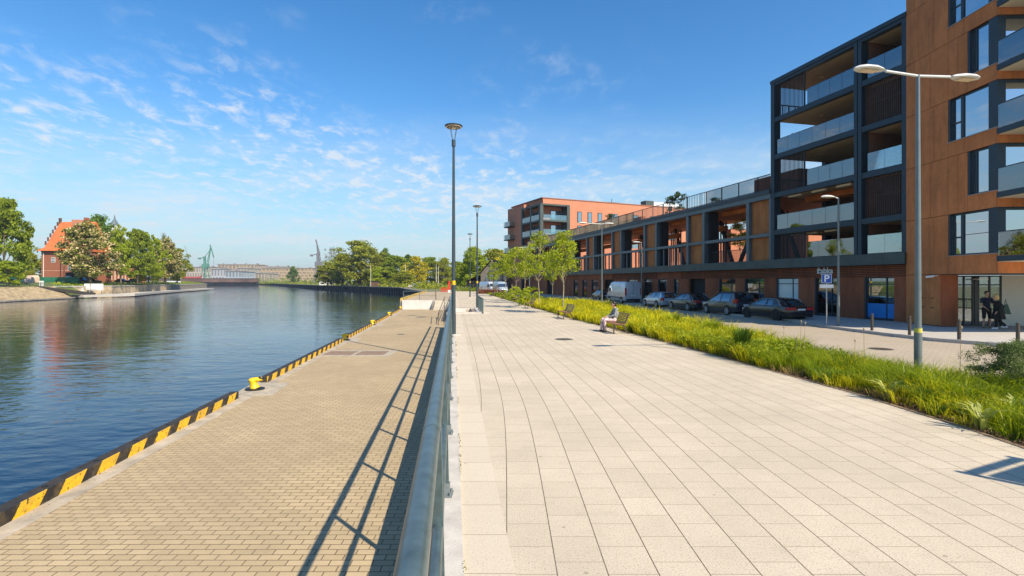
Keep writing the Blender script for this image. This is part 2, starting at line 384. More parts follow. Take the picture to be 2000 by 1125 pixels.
mpw = wt.nodes.new('ShaderNodeMapping'); mpw.inputs['Scale'].default_value = (.55, 1.0, 1); mpw.inputs['Rotation'].default_value = (0,0,.35); wt.links.new(woc, mpw.inputs[0])
wh = mmath(wt, 'ADD', mmath(wt, 'MULTIPLY', tnoise(wt, mpw.outputs[0], .55, 3, .5), 1.0), mmath(wt, 'MULTIPLY', tnoise(wt, mpw.outputs[0], 2.2, 4, .55), .30))
wbp = wt.nodes.new('ShaderNodeBump'); wbp.inputs['Strength'].default_value = .5; wbp.inputs['Distance'].default_value = .11
wt.links.new(trange(wt, tnoise(wt, woc, .035, 3, .5), .35, .65, .30, .75), wbp.inputs['Strength'])
wt.links.new(wh, wbp.inputs['Height']); wt.links.new(wbp.outputs[0], wb.inputs['Normal'])
# =====================  SETTING  =====================
WZ, QZ, RZ = -2.35, -1.1, -.15
struct(MB().add([(-1500,-200,WZ),(1500,-200,WZ),(1500,4000,WZ),(-1500,4000,WZ)], [(0,1,2,3)]).build('water', water_m))
# bed edges
BN = [(6.5,-14),(6.95,4),(7.15,8),(7.12,10.2),(6.69,13.4),(6.34,15.9),(5.5,21.9),(3.9,30.7),(1.5,48.9),(-3.4,85),(-8,125)]
BF = [(10.4,-14),(10.3,4),(10.1,8),(9.9,10.9),(9.3,13.6),(9.0,18),(9.0,22.5),(9.2,30.6),(8.4,46),(3.4,75),(-3,125)]
def ip(pl, Y):
    for a, b in zip(pl[:-1], pl[1:]):
        if a[1] <= Y <= b[1]: return a[0]+(b[0]-a[0])*(Y-a[1])/(b[1]-a[1])
    return pl[0][0] if Y < pl[0][1] else pl[-1][0]
ys = [-14,-6,0,4,6,8,9,10.2,12,13.4,15.9,18,20,22,26,30.7,35,38.5,44,50,56,63]
# lower quay
Q = MB(); Q.strip([RT(-5.93,y) for y in ys], [RT(-.27,y) for y in ys], QZ, -4)
struct(Q.build('quay_pavement', quay_m))
struct(MB().strip([RT(-6.62,y) for y in ys], [RT(-5.93,y) for y in ys], QZ+.012, -4).build('quay_edge', mat('edge_concrete', (.42,.355,.265), .9, nscale=2.5, namt=.22, bump=.4, bscale=30)))
# step up at the far end
fary = [63,70,78,85,95,104,118]
EDGE = [RT(-6.6,63),(-14.6,70),(-15.5,78),(-16.3,85),(-17.4,95),(-18.2,104),(-20,118)]
INN = [RT(0,y) for y in fary]
struct(MB().strip(EDGE, [RT(.08,y) for y in fary], -.02, -4).build('upper_quay', mat('quay_far', (.42,.325,.21), .85, nscale=.6, namt=.15)))
# retaining wall + ledge, with an opening for the stair at Y 37..43
for a, b in ((-14, 37.0), (43.0, 63.0)):
    yy = [a]+[y for y in ys if a < y < b]+[b]
    struct(MB().strip([RT(-.27,y) for y in yy], [RT(.08,y) for y in yy], .03, -1.6).build('retaining_wall', concrete))
# promenade with the notch
def slab(y0, y1, tl, name, m, z=0, zb=-.6, right=None):
    yy = [y0]+[y for y in ys+[70,78,85,95,104,118,125] if y0 < y < y1]+[y1]
    return struct(MB().strip([RT(tl,y) for y in yy], [((right or (lambda q: ip(BN,q)))(y),y) for y in yy], z, zb).build(name, m))
slab(-14, 37, .485, 'promenade', promenade_m); slab(37, 43, 1.75, 'promenade', promenade_m); slab(43, 125, .485, 'promenade', promenade_m)
for a, b in ((-14, 37), (43, 125)):
    yy = [a]+[y for y in ys+[70,85,104] if a < y < b]+[b]
    struct(MB().strip([RT(.08,y) for y in yy], [RT(.485,y) for y in yy], .002, -.6).build('promenade_border', border_m))
# stair pit
st = thing('river_stair', 'concrete steps going down from the promenade to the lower quay, beside the grey panel railing', 'stair', (*RT(0,40),0), R(6.5))
stp = MB()
for k in range(6): stp.box(-.25+k*.33, -.25+(k+1)*.33, -2.9, 2.9, -1.6, -1.1+(k+1)*.18)
stp.build('steps', mat('brown_pavers', (.40,.27,.17), .9, nscale=6, namt=.2), st)
MB().box(1.74, 1.95, -3.0, 3.0, -1.2, .05).build('side_wall', concrete_w, st)
MB().box(-.30, 1.95, 2.9, 3.1, -1.2, .05).build('end_wall', concrete_w, st)
MB().box(-.5, 2.6, -3.5, -2.9, -1.1, .10).build('plinth', concrete, st)
# bed soil, road, pavements, ground
yb = [-14,-6,0,4,8,10.5,13.5,16,18,22,26,30.7,36,42,49,60,70,85,105,125]
struct(MB().strip([(ip(BN,y),y) for y in yb], [(ip(BF,y),y) for y in yb], -.03, -.5).build('planting_soil', soil))
struct(MB().strip([(ip(BN,y)-.06,y) for y in yb], [(ip(BN,y)+.02,y) for y in yb], .012, -.5).build('bed_kerb', mat('bed_kerb', (.30,.19,.11), .8, nscale=5, namt=.2)))
# facade frame: origin at the joint of tower and wing, x towards the camera, y into the building
FO = (19.6, 38.8); FA = math.atan2(-1, .25); ex = (math.cos(FA), math.sin(FA)); ey = (-math.sin(FA), math.cos(FA))
def FW(x, y): return (FO[0]+x*ex[0]+y*ey[0], FO[1]+x*ex[1]+y*ey[1])
def fx(px, y=0.0):    # facade coordinate seen at picture column px
    u = (px-1000)/1000; ax, ay = FO[0]+y*ey[0], FO[1]+y*ey[1]
    return (u*ay-ax)/(ex[0]-u*ex[1])
pf = [FW(10.6,-.02)]+[FW(x,-.02) for x in (0,-20,-40,-64)]
kerb = [(40,14.5),(25,16.6),(20.5,18.0),(18.4,19.3),(17.3,21.0),(16.9,23.2),(16.6,27.2),(17.2,31.5),(15.9,36.5),FW(-6,-2.6),FW(-20,-2.6),FW(-40,-2.6),FW(-64,-2.6)]
pave = kerb+[FW(-64,6),FW(-30,6),FW(0,6),FW(14,8),(60,26),(60,14.5)]
struct(MB().prism(pave, -.5, -.02).build('pavement', pave_m))
kb = MB()
for a, b in zip(kerb[:-1], kerb[1:]): kb.bar((a[0],a[1],-.16), (b[0],b[1],-.16), .14, .30)
struct(kb.build('road_kerb', mat('kerb_stone', (.42,.39,.35), .85, nscale=4, namt=.15)))
struct(MB().strip([(ip(BF,y),y) for y in yb], [(60 if y < 15 else 40,y) for y in yb], RZ, -.5).build('road', road_m))
gm = mat('ground', (.16,.17,.06), .95, nscale=.15, namt=.3)
right = [(-8.2,125),(-20,118),(-30,150),(-41,190),(-75,250),(-118,310),(-300,640),(-600,1150),(-1500,1300),(-1500,4000),(1500,4000),(1500,-200),(60,-200),(60,-14),(40,-14),(40,125)]
struct(MB().prism(right, -5, -.04).build('ground', gm))
# dark sheet pile wall round the far basin
sp = tag(bpy.data.objects.new('sheet_pile_wall', None), 'dark corrugated sheet pile wall with a pale capping along the far side of the basin', 'wall'); col.objects.link(sp)
W1 = [(-20,118),(-30,150),(-41,190),(-75,250),(-118,310),(-300,640),(-600,1150)]
a = MB(); c = MB()
for p, q in zip(W1[:-1], W1[1:]):
    d = Vector((q[0]-p[0], q[1]-p[1], 0)); n = max(1, int(d.length/1.6)); nr = Vector((-d.y, d.x, 0)).normalized()
    if nr.x > 0: nr = -nr
    for k in range(n):
        s0 = Vector((*p,0))+d*(k/n); s1 = Vector((*p,0))+d*((k+1)/n); off = nr*(.35 if k % 2 else .05)
        a.bar(s0+off+Vector((0,0,-1.7)), s1+off+Vector((0,0,-1.7)), .35, 3.1)
    c.bar(Vector((*p,-.02))+nr*.2, Vector((*q,-.02))+nr*.2, 1.1, .35)
a.build('pile', mat('pile_steel', (.022,.022,.026), .7, nscale=.5, namt=.3), sp); c.build('capping', concrete_d, sp)
# left shore
shore = [(-125,60),(-119,100),(-121,118),(-123,126),(-125,140),(-122,156),(-134,185),(-150,225),(-163,262),(-174,292),(-186,299),(-215,306),(-300,340),(-620,520),(-1500,700)]
rows = [(0,-4),(.3,.85),(3,.95),(24,1.9),(55,2.35),(900,2.6)]
lv = []; lf = []
for i, p in enumerate(shore):
    dd = (-.72,.69) if i < 9 else ((-.9,.2) if i < 11 else (-.5,.86))
    if i == 9: dd = (-.85,.45)
    for d, z in rows:
        d2 = min(d, 60) if i > 9 else d
        if i > 9: z = min(z, 1.6)
        lv.append((p[0]+dd[0]*d2, p[1]+dd[1]*d2, z))
nr_ = len(rows)
for i in range(len(shore)-1):
    for k in range(nr_-1): lf.append((i*nr_+k, i*nr_+k+1, (i+1)*nr_+k+1, (i+1)*nr_+k))
struct(MB().add(lv, lf).build('far_bank', mat('bank_grass', (.13,.17,.035), .95, nscale=.3, namt=.3)))
# =====================  RIVERSIDE RAILING  =====================
PY = [1.0, 3.2]+[5.45+2.2*k for k in range(15)]
rl = thing('riverside_railing', 'long blue-green tubular steel railing on the promenade edge, running from the foreground to the stair', 'railing', (*RT(-.08,0),.03))
def rloc(t, Y, z): return (t+.08-.114*Y, Y, z-.03)
MB().tube([rloc(-.125,y,1.45) for y in (-6,0,6,12,20,28,37)], .049, 28).build('handrail', rail_m, rl, True)
MB().tube([rloc(-.10,y,.76) for y in (-6,0,6,12,20,28,37)], .036, 20).build('middle_rail', rail_m, rl, True)
for y in PY:
    if y > 36.9: break
    pb = MB(); pb.bar(rloc(-.085,y,.04), rloc(-.115,y,1.42), .022, .075)
    po = pb.build('post', rail_m, rl)
    q = MB(); q.box(*[v for v in (rloc(-.085,y,0)[0]-.06, rloc(-.085,y,0)[0]+.075, y-.085, y+.085)], 0, .016)
    for i in (-.055,.055): q.cyl((rloc(-.03,y,0)[0], y+i, .012), (rloc(-.03,y,0)[0], y+i, .045), .013, n=8)
    q.bar(rloc(-.085,y+.0,.04), rloc(-.085,y,.16), .075, .09)
    q.build('base_plate', mat('plate_steel', (.22,.25,.25), .45, .4, nscale=10, namt=.1), po)
for y in (2.9, 9.2, 21): MB().cyl(rloc(-.125,y-.03,1.45), rloc(-.125,y+.03,1.45), .0515, n=24).build('rail_sleeve', rail_m, rl, True)
# continuing railing beyond the stair
r2 = thing('quay_railing', 'distant grey tubular railing on the wall beyond the stair, leading to the upper quay', 'railing', (*RT(-.08,43),.03))
m = MB()
for z in (1.1,.75,.4): m.tube([(-.114*(y-43),y-43,z) for y in (43,50,56,63)], .03, 8)
m.build('rail', rail_m, r2, True)
for k in range(9):
    y = 43+k*2.45; MB().bar((-.114*(y-43),y-43,0), (-.114*(y-43),y-43,1.1), .04, .04).build('post', rail_m, r2)
# stair railing: upright glazed/bar panels on the promenade side of the stair
sr = thing('stair_railing', 'grey railing of upright flat bars standing round the stair opening on its promenade side', 'railing', (*RT(2.1,40),0), R(6.5))
for k in range(24):
    y = -3.2+k*.27; MB().box(-.025,.025,y-.012,y+.012,.05,1.05).build('baluster', rail_m, sr)
MB().box(-.03,.03,-3.35,3.2,1.05,1.10).build('handrail', rail_m, sr); MB().box(-.03,.03,-3.35,3.2,.08,.13).build('bottom_rail', rail_m, sr)
for y in (-3.3,0,3.15): MB().box(-.04,.04,y-.04,y+.04,0,1.08).build('post', rail_m, sr)
for x0 in (-1.9,-1.0):
    h = thing('stair_handrail', 'thin brown bent handrail rising from the lower quay, %s of the two beside the stair' % ('left' if x0 < -1.5 else 'right'), 'handrail', (*RT(-1.2 if x0 < -1.5 else -.75,40),QZ), R(6.5), 'bent handrails at the stair')
    MB().tube([(0,0,0),(0,0,.95),(.05,.4,1.05),(.35,6.5,1.9),(.4,7.2,2.0)], .03, 8).build('handrail', mat('brown_steel', (.10,.06,.04), .5), h, True)
    MB().tube([(.35,6.5,0),(.35,6.5,1.9)], .025, 8).build('post', MC['brown_steel'], h, True)
# =====================  QUAY EDGE BEAM, BOLLARDS  =====================
strp = stripes('warning_stripes')
segs = [(-10,14.9,'nearest length of striped edge beam with black bolt pockets, in the foreground'),(17.2,29.0,'striped edge beam between the first and second yellow bollards'),(30.4,39.4,'striped edge beam between the second and third yellow bollards'),(40.8,50.0,'striped edge beam between the third and fourth yellow bollards'),(51.6,61.5,'farthest striped edge beam, ending at the white wall')]
for y0, y1, lb in segs:
    e = thing('edge_beam', lb, 'edge beam', (0,0,0), 0, 'yellow and black edge beams along the quay')
    b = MB(); b.bar((*RT(-6.38,y0),QZ+.10), (*RT(-6.38,y1),QZ+.10), .22, .20)
    b.build('beam', mat('beam_timber', (.035,.028,.022), .8, nscale=6, namt=.3), e)
    b = MB(); b.bar((*RT(-6.262,y0),QZ+.105), (*RT(-6.262,y1),QZ+.105), .012, .20); b.build('striped_face', strp, e)
    if y0 < 20:
        y = max(y0,-9)+.9
        q = MB()
        while y < y1: q.cyl((*RT(-6.39,y),QZ+.195), (*RT(-6.39,y),QZ+.213), .04, n=10); y += 1.15
        q.build('bolt_head', black, e)
def mooring(px_y, t, label):
    y = px_y; o = thing('mooring_bollard', label, 'mooring bollard', (*RT(t,y),QZ), R(8), 'yellow mooring bollards on the quay edge')
    MB().lathe([(0,.02),(.36,.02),(.36,.05),(.26,.075),(0,.08)], n=24).build('base_plate', black, o, True)
    b = MB(); b.tube([(0,0,.06),(-.03,0,.16),(-.06,0,.28),(-.08,0,.36)], [.20,.15,.13,.15], 18)
    b.tube([(-.10,-.02,.38),(.10,0,.40),(.27,.02,.42)], [.10,.095,.08], 12); b.sphere((-.09,0,.38), .15, sc=(1,1,.6)); b.build('horn', yellow, o, True)
    MB().cyl((.23,.015,.455), (.24,.015,.485), .11, .10, n=16).build('cap', black, o, True)
    MB().box(-.5,1.0,-1.2,1.2,-.02,.016).build('footing', MC['edge_concrete'], o); o.scale = (.8,.8,.8)
mooring(16.1,-6.25,'nearest yellow mooring bollard with a black foot, where the first striped beam stops')
mooring(29.7,-6.3,'second yellow mooring bollard along the quay edge')
mooring(40.1,-6.35,'third yellow mooring bollard along the quay edge, half way to the white wall')
mooring(50.8,-6.4,'fourth yellow mooring bollard, the last before the white wall')
mooring(61.8,-6.4,'farthest yellow mooring bollard, at the foot of the white wall')
# covers
def cover(name, x, y, z, r, lb, gp=None):
    o = thing(name, lb, 'cover', (x,y,z), 0, gp)
    MB().lathe([(r*.86,.003),(r,.003),(r,.007),(r*.86,.007)], n=32).build('rim', concrete_d, o)
    q = MB().cyl((0,0,0),(0,0,.007), r*.85, n=32); q.build('lid', mat('cast_iron', (.085,.065,.05), .6, .3, nscale=12, namt=.3), o)
cover('manhole_cover', 2.07, 20.4, 0, .38, 'round cast iron manhole cover in the pale promenade slabs')
cover('manhole_cover', 13.4, 18.6, RZ, .42, 'round brown manhole cover in the street behind the grass bed')
cover('manhole_cover', *RT(-3.1,49), QZ, .5, 'round dark cover in the far part of the lower quay')
cover('manhole_cover', *RT(-3.4,33), QZ, .25, 'small round cover on the lower quay beyond the twin hatches')
dr = thing('drain_hatch', 'pair of rusty rectangular hatch plates set in a concrete surround on the lower quay', 'hatch', (*RT(-4.6,24.3),QZ))
MB().box(-1.75,1.75,-1.0,1.0,0,.008).build('surround', MC['edge_concrete'], dr)
for x in (-1.42,.08): MB().box(x,x+1.32,-.62,.62,.008,.018).build('plate', mat('rusty_plate', (.26,.17,.11), .8, nscale=7, namt=.25), dr)
# white wall & steps on the quay
ww = thing('quay_step_wall', 'white concrete wall across the lower quay where it steps up to the upper level', 'wall', (*RT(0,63),QZ), R(0))
MB().box(-6.3,-2.2,-.25,-.01,0,1.12).build('wall', concrete_w, ww)
s = MB()
for k in range(6): s.box(-2.2,-.35,-2.0+k*.33,-.02,0 if k == 0 else .18*k,.18*(k+1))
s.build('steps', mat('pale_steps', (.56,.50,.40), .9, nscale=2, namt=.1), ww)
MB().add([(-2.3,-1.6,0),(-2.3,-.25,0),(-2.3,-.25,1.1),(-2.5,-1.6,0),(-2.5,-.25,0),(-2.5,-.25,1.1)], [(0,1,2),(5,4,3),(0,3,4,1),(1,4,5,2),(2,5,3,0)]).build('wedge', concrete_d, ww)
wr = thing('wall_railing', 'thin grey railing on top of the white wall at the end of the lower quay', 'railing', (*RT(0,63),.02))
for k in range(3): MB().bar((-6.2+k*2.0,.1,0),(-6.2+k*2.0,.1,1.1),.06,.06).build('post', lampgrey, wr)
MB().tube([(-6.2,.1,1.1),(-2.2,.1,1.1)], .03, 8).build('rail', lampgrey, wr); MB().tube([(-6.2,.1,.6),(-2.2,.1,.6)], .02, 8).build('lower_rail', lampgrey, wr)
MB().bar((-2.2,0,-1),(-2.2,0,1.3),.14,.14).build('end_post', mat('post_brown',(.2,.15,.11),.7), wr)
ky = thing('quay_kerb', 'weathered yellow kerb curving along the far upper quay', 'kerb', (0,0,0))
b = MB()
for p, q in zip(EDGE[:-1], EDGE[1:]): b.bar((p[0]+.2,p[1],.12),(q[0]+.2,q[1],.12),.35,.28)
b.build('kerb', mat('yellow_worn', (.55,.38,.08), .8, nscale=1.5, namt=.4), ky)
# =====================  FRAMED TOWER  =====================
LV = [3.95, 6.15, 8.95, 11.8, 14.6, 17.35]
tw = thing('apartment_tower', 'tower with a dark steel frame of open glass fronted balconies beside the rust coloured block', 'building', (*FO,0), FA)
wall_b = brickmat('brown_brick', (.24,.10,.055), (.19,.075,.04), (.2,.13,.09))
MB().box(0,10.3,5.25,16,3.3,17.2).build('wall', wall_b, tw)
f = MB()
for x0, x1 in ((0,.36),(7.08,7.30),(7.36,7.6),(10.12,10.4)): f.box(x0,x1,0,.55,3.3,17.35)
f.box(0,.36,4.7,5.25,3.3,17.1)
for i, z in enumerate(LV):
    if i == 0: continue
    f.box(.36,7.08,.02,.4,z-.34,z-.001); f.box(7.6,10.12,.02,.4,z-.34,z-.001); f.box(7.3,7.36,.08,.4,z-.3,z-.03)
f.box(.05,.30,.55,4.7,8.65,8.93)
f.box(.0,10.4,-.06,.0,17.2,17.45); f.box(0,10.4,.0,5.3,17.351,17.45)
f.build('frame', frame_m, tw)
s = MB()
for z in LV[1:]:
    s.box(.36,7.08,.42,5.25,z-.30,z-.002) if z < 17 else s.box(.02,7.3,.42,5.25,z-.30,z-.002)
    s.box(7.6,10.12,.42,3.4,z-.30,z-.002)
s.build('balcony_slab', tan, tw)
MB().box(7.08,7.6,.55,5.25,3.3,17.04).build('partition', wall_b, tw)
MB().box(7.6,10.4,3.4,5.25,3.3,17.04).box(10.12,10.4,.55,3.4,3.3,17.04).build('rear_wall', wall_b, tw)
# soffit reveal, lamps
for k, z in enumerate(LV[1:]):
    q = MB(); q.cyl((2.5,2.2,z-.335),(2.5,2.2,z-.30),.13,n=14); q.build('ceiling_lamp', lens_m, tw)
MB().box(5.0,10.3,5.3,9,17.35,19.2).build('roof_room', corten_d, tw)
def slats(mb, x0, x1, y, z0, z1, st=.125, w=.03, d=.05):
    x = x0
    while x < x1: mb.box(x, x+w, y-d/2, y+d/2, z0, z1); x += st
    return mb
dark_sl = mat('dark_slats', (.03,.028,.03), .6)
brown_sl = mat('brown_slats', (.10,.055,.038), .6, nscale=2, namt=.2)
for i, z in enumerate(LV[:-1]):
    top = LV[i+1]-.34; ty = ('wide glass balustrade', 'slats')[0]
    left_slats = i in (0, 2, 4)
    if left_slats:
        q = slats(MB(), .40, 3.0, .22, z, top, .12); q.box(.38,3.02,.19,.25,z+.0,z+.05); q.box(.38,3.02,.19,.25,top-.05,top); q.box(2.98,3.04,.18,.26,z,top)
        q.build('slat_screen', dark_sl, tw)
    gx0 = 3.3 if left_slats else .42
    g = thing_part = MB(); n = 4 if left_slats else 6; x1 = 7.05; dx = (x1-gx0)/n
    for k in range(n): g.box(gx0+k*dx+.012, gx0+(k+1)*dx-.012, .14, .156, z+.06, z+1.12)
    go = g.build('glass_balustrade', rail_g, tw)
    r = MB(); r.box(gx0, x1, .12, .18, z, z+.06)
    if i >= 1: r.box(gx0, x1, .13, .17, z+1.12, z+1.15)
    for k in range(1, n): r.box(gx0+k*dx-.012, gx0+k*dx+.012, .157, .18, z+.06, z+1.12)
    r.build('rail', frame_m, go)
    if i >= 2:      # side guard at the open end of the balcony
        q = MB(); q.box(.12,.18,.55,4.7,z+1.05,z+1.12); q.box(.12,.18,.55,4.7,z+.1,z+.15)
        y = .9
        while y < 4.6: q.box(.13,.17,y,y+.03,z+.1,z+1.08); y += 1.2 if i in (3,) else .6
        q.build('side_guard', frame_m, tw)
    # right bay
    if i in (1, 3):
        q = slats(MB(), 7.7, 10.08, .24, z+.02, top, .118, .03, .05); q.box(7.6,10.12,.29,.33,z+1.3,z+1.36); q.build('slat_screen', brown_sl, tw)
        MB().box(7.6,10.12,.9,.92,z,top).build('screen_backing', darkint, tw)
    else:
        g = MB(); g.box(7.9,8.98,.14,.156,z+.06,z+1.15); g.box(9.0,10.1,.14,.156,z+.06,z+1.15); go = g.build('glass_balustrade', rail_g, tw)
        MB().box(7.9,10.1,.12,.18,z,z+.06).build('rail', frame_m, go)
    # balcony doors / windows on the rear wall
    for x0 in (3.6, 5.5):
        if z > 3:
            wf = MB(); wf.box(x0,x0+1.6,5.17,5.26,z+.02,z+2.3); wo = wf.build('balcony_door', frame_m, tw)
            MB().box(x0+.08,x0+.76,5.15,5.168,z+.12,z+2.2).box(x0+.84,x0+1.52,5.15,5.168,z+.12,z+2.2).build('pane', win_g, wo)
    wf = MB(); wf.box(8.2,9.8,3.3,3.41,z+.02,z+2.2); wo = wf.build('balcony_door', frame_m, tw); MB().box(8.28,9.72,3.28,3.299,z+.1,z+2.1).build('pane', win_d, wo)
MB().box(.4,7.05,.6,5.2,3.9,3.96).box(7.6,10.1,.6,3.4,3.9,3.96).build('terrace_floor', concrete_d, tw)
q = MB(); q.box(1.2,6.5,2.0,2.5,8.2,8.6); q.box(.6,6.9,3.2,3.6,8.3,8.64); q.build('ceiling_beam', corten_o, tw)
for x in (1.2,3.3,5.3): MB().box(x,x+1.1,.5,.7,8.5,8.62).build('strip_light', mat('strip_light', (.75,.66,.5), .5), tw)
for x in (1.0,2.4,4.0): MB().box(x,x+.9,.9,1.1,5.7,5.8).build('strip_light', MC['strip_light'], tw)
# ---- long terrace wing ----
wg = thing('terrace_wing', 'long low wing of open framed galleries above rust coloured shop fronts', 'building', (*FO,0), FA)
XE = -62.0
def yx(Y): return -(Y-38.8)*1.0308
NAR = []; x = -.0
edges = [(-2.65,0.0)]
n_ = 8
f = MB(); cn = []; wd = []
xx = 0.0
for k in range(n_):
    cn.append((xx-2.55, xx)); wd.append((xx-8.45, xx-2.55)); xx -= 8.45
XE = -xx*-1
XE = xx
for (a_, b_) in cn: f.box(a_-.17,a_+.17,0,.42,3.95,8.62); f.box(b_-.17,b_+.17-(.17 if b_ == 0 else 0),0,.42,3.95,8.62)
f.box(XE,0,.02,.40,5.75,6.0); f.box(XE,0,-.04,.5,8.62,8.97)
f.box(XE-.2,XE,0,.42,3.95,8.97)
f.build('frame', mat('wing_steel', (.115,.145,.155), .45, .15, nscale=1, namt=.12), wg)
MB().box(XE-.2,0,-.12,.3,8.972,9.28).build('roof_edge', mat('roof_edge', (.03,.045,.055), .5), wg)
MB().box(XE-.2,10.4,-.14,.7,3.3,3.948).build('floor_fascia', fascia_m, wg)
MB().box(XE,-.02,.3,8.5,8.64,8.95).build('roof_slab', mat('soffit_orange', (.44,.13,.035), .7, nscale=.8, namt=.2), wg)
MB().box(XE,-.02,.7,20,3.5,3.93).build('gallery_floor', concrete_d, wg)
for a_, b_ in cn:
    o = MB()
    n = 3; d = (b_-a_-.34)/n
    for j in range(n):
        for z0, z1 in ((3.97,5.74),(6.01,8.6)): o.box(a_+.17+j*d+.01, a_+.17+(j+1)*d-.01, .30, .33, z0, z1)
    o.build('corten_screen', MC.get('screen_m') or cortenmat('screen_m', (.56,.20,.06)), wg)
for i, (a_, b_) in enumerate(wd):
    if i in (0,):
        g = MB(); g.box(a_+.3,b_-.3,.5,.53,4.95,5.0); slats(g, a_+.3, b_-.3, .52, 3.97, 4.95, .13, .025, .03); g.build('gallery_guard', dark_sl, wg)
    else:
        g = MB(); n = 5; d = (b_-a_-.34)/n
        for j in range(1, n): MB().box(a_+.17+j*d-.05, a_+.17+j*d+.05, .15, .3, 3.95, 5.75).build('gallery_mullion', MC['wing_steel'], wg)
    q = MB(); q.box(a_+.17,a_+.4,.42,1.3,3.95,8.64); q.build('gallery_fin', darkint, wg)
    if i < 5:       # dark diagonal struts seen inside
        q = MB(); q.bar((a_+.9,3.2,4.0),(a_+3.6,3.2,8.6),.26,.26); q.bar((b_-.6,5.6,4.0),(a_+3.2,5.6,8.6),.26,.26)
        q.build('strut', mat('strut_steel', (.03,.022,.02), .6), wg)
    q = MB(); q.box(a_+.6,b_-.2,4.2,4.7,7.35,7.85); q.box(a_+.6,b_-.4,1.5,1.9,8.25,8.6); q.build('orange_beam', corten_o, wg)
    q = MB(); slats(q, a_+.8, a_+3.0, 6.5, 3.95, 8.6, .42, .12, .12); q.box(a_+.8,b_-.5,6.4,6.6,6.4,6.6); q.build('inner_lattice', dark_sl, wg)
q = MB()
for i, (a_, b_) in enumerate(wd):       # cross walls of the courtyard houses behind
    q.box(a_-1.2, a_+.2, 9.2, 16, 3.95, 8.2 if i % 2 else 7.4)
q.box(XE,0,19.5,20,3.95,7.6)
q.build('courtyard_wall', brick_o, wg)
# roof terrace guard
def guard(x0, x1, m, st):
    g = MB(); x = x0
    while x < x1: g.box(x,x+.022,-.05,-.01,9.3,10.42); x += st
    g.box(x0,x1,-.06,0,10.42,10.47); g.box(x0,x1,-.05,-.01,9.32,9.37)
    x = x0
    while x <= x1: g.box(x-.03,x+.03,-.02,.04,9.28,10.44); x += 2.2
    g.build('roof_guard', m, wg)
rustbar = mat('rusty_bars', (.15,.12,.085), .7, nscale=.7, namt=.35)
guard(-8.0, 0, dark_sl, .125); guard(-22, -8.05, frame_m, .26); guard(XE, -22.05, rustbar, .115)
MB().box(XE,-22,1.0,1.6,9.28,10.0).build('roof_planter', corten_d, wg)
q = MB(); rr = random.Random(4)
q.box(-6,-1,3.5,7,9.28,11.3); q.build('roof_shed', corten_d, wg)
# ---- ground floor of wing and tower: corten piers, louvres, shop windows
gw = MB(); lou = MB(); back = MB()
WIN = [(1120,1129),(1137,1147),(1155,1168),(1225,1245),(1258,1273),(1285,1302),(1316,1325),(1404,1436),(1454,1492),(1516,1559),(1591,1635),(1688,1746)]
DOOR = [(1068,1080),(1180,1199),(1345,1377)]
OP = sorted([(fx(a,.35),fx(b,.35),'w') for a, b in WIN]+[(fx(a,.35),fx(b,.35),'d') for a, b in DOOR])
YG = .35; prev = XE-.1
for x0, x1, k in OP+[(10.4,10.4,'e')]:
    if x0 > prev+.03:
        n = max(1, int((x0-prev)/1.1)); d = (x0-prev)/n
        for j in range(n): gw.box(prev+j*d+.006, prev+(j+1)*d-.006, YG, YG+.22, -.02, 2.56)
    prev = x1
gw.box(XE,10.4,YG+.02,YG+.24,2.57,2.62)
for a_, b_ in ((XE,-28.5),(-17.2,-12.6)):
    n = max(1, int((b_-a_)/1.2)); d = (b_-a_)/n
    for j in range(n): gw.box(a_+j*d+.006, a_+(j+1)*d-.006, YG, YG+.22, 2.63, 3.3)
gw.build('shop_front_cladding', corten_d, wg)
for a_, b_ in ((-28.4,-17.25),(-12.55,10.35)):
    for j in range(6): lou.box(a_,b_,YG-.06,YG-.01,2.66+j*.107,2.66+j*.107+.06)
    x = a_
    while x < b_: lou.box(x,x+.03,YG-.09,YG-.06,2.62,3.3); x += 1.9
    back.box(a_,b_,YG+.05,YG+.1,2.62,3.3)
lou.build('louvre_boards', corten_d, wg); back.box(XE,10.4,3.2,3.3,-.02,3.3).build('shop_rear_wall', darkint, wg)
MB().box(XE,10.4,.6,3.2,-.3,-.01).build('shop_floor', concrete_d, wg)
for i, (x0, x1, k) in enumerate(OP):
    if k == 'd':
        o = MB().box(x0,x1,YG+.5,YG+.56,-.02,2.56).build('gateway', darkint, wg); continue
    wf = MB(); wf.box(x0,x0+.09,YG+.02,YG+.24,0,2.56); wf.box(x1-.05,x1,YG+.10,YG+.2,0,2.56); wf.box(x0+.09,x1-.05,YG+.10,YG+.2,0,.12); wf.box(x0+.09,x1-.05,YG+.10,YG+.2,2.5,2.56)
    wf.box(x0+.09,x1-.05,YG+.11,YG+.17,2.12,2.17)
    if x1-x0 > 1.6: wf.box(x0+(x1-x0)*.70,x0+(x1-x0)*.70+.07,YG+.105,YG+.18,.12,2.5)
    wo = wf.build('shop_window', frame_m, wg)
    g = frost if i == [j for j, q_ in enumerate(OP) if abs(q_[0]-fx(1516,.35)) < .01][0] else win_s
    MB().box(x0+.09,x1-.05,YG+.14,YG+.15,.12,2.5).build('pane', g, wo)
    if abs(x0-fx(1688,.35)) < .01:
        MB().box(x0+.12,x1-.08,YG+.125,YG+.139,.14,.98).build('blue_film', mat('blue_film', (.01,.20,.55), .3, nscale=2, namt=.1), wo)
        MB().box(x0+.3,x1-.1,YG+.9,YG+.95,1.9,2.15).build('green_banner', mat('green_banner', (.18,.42,.02), .5), wo)
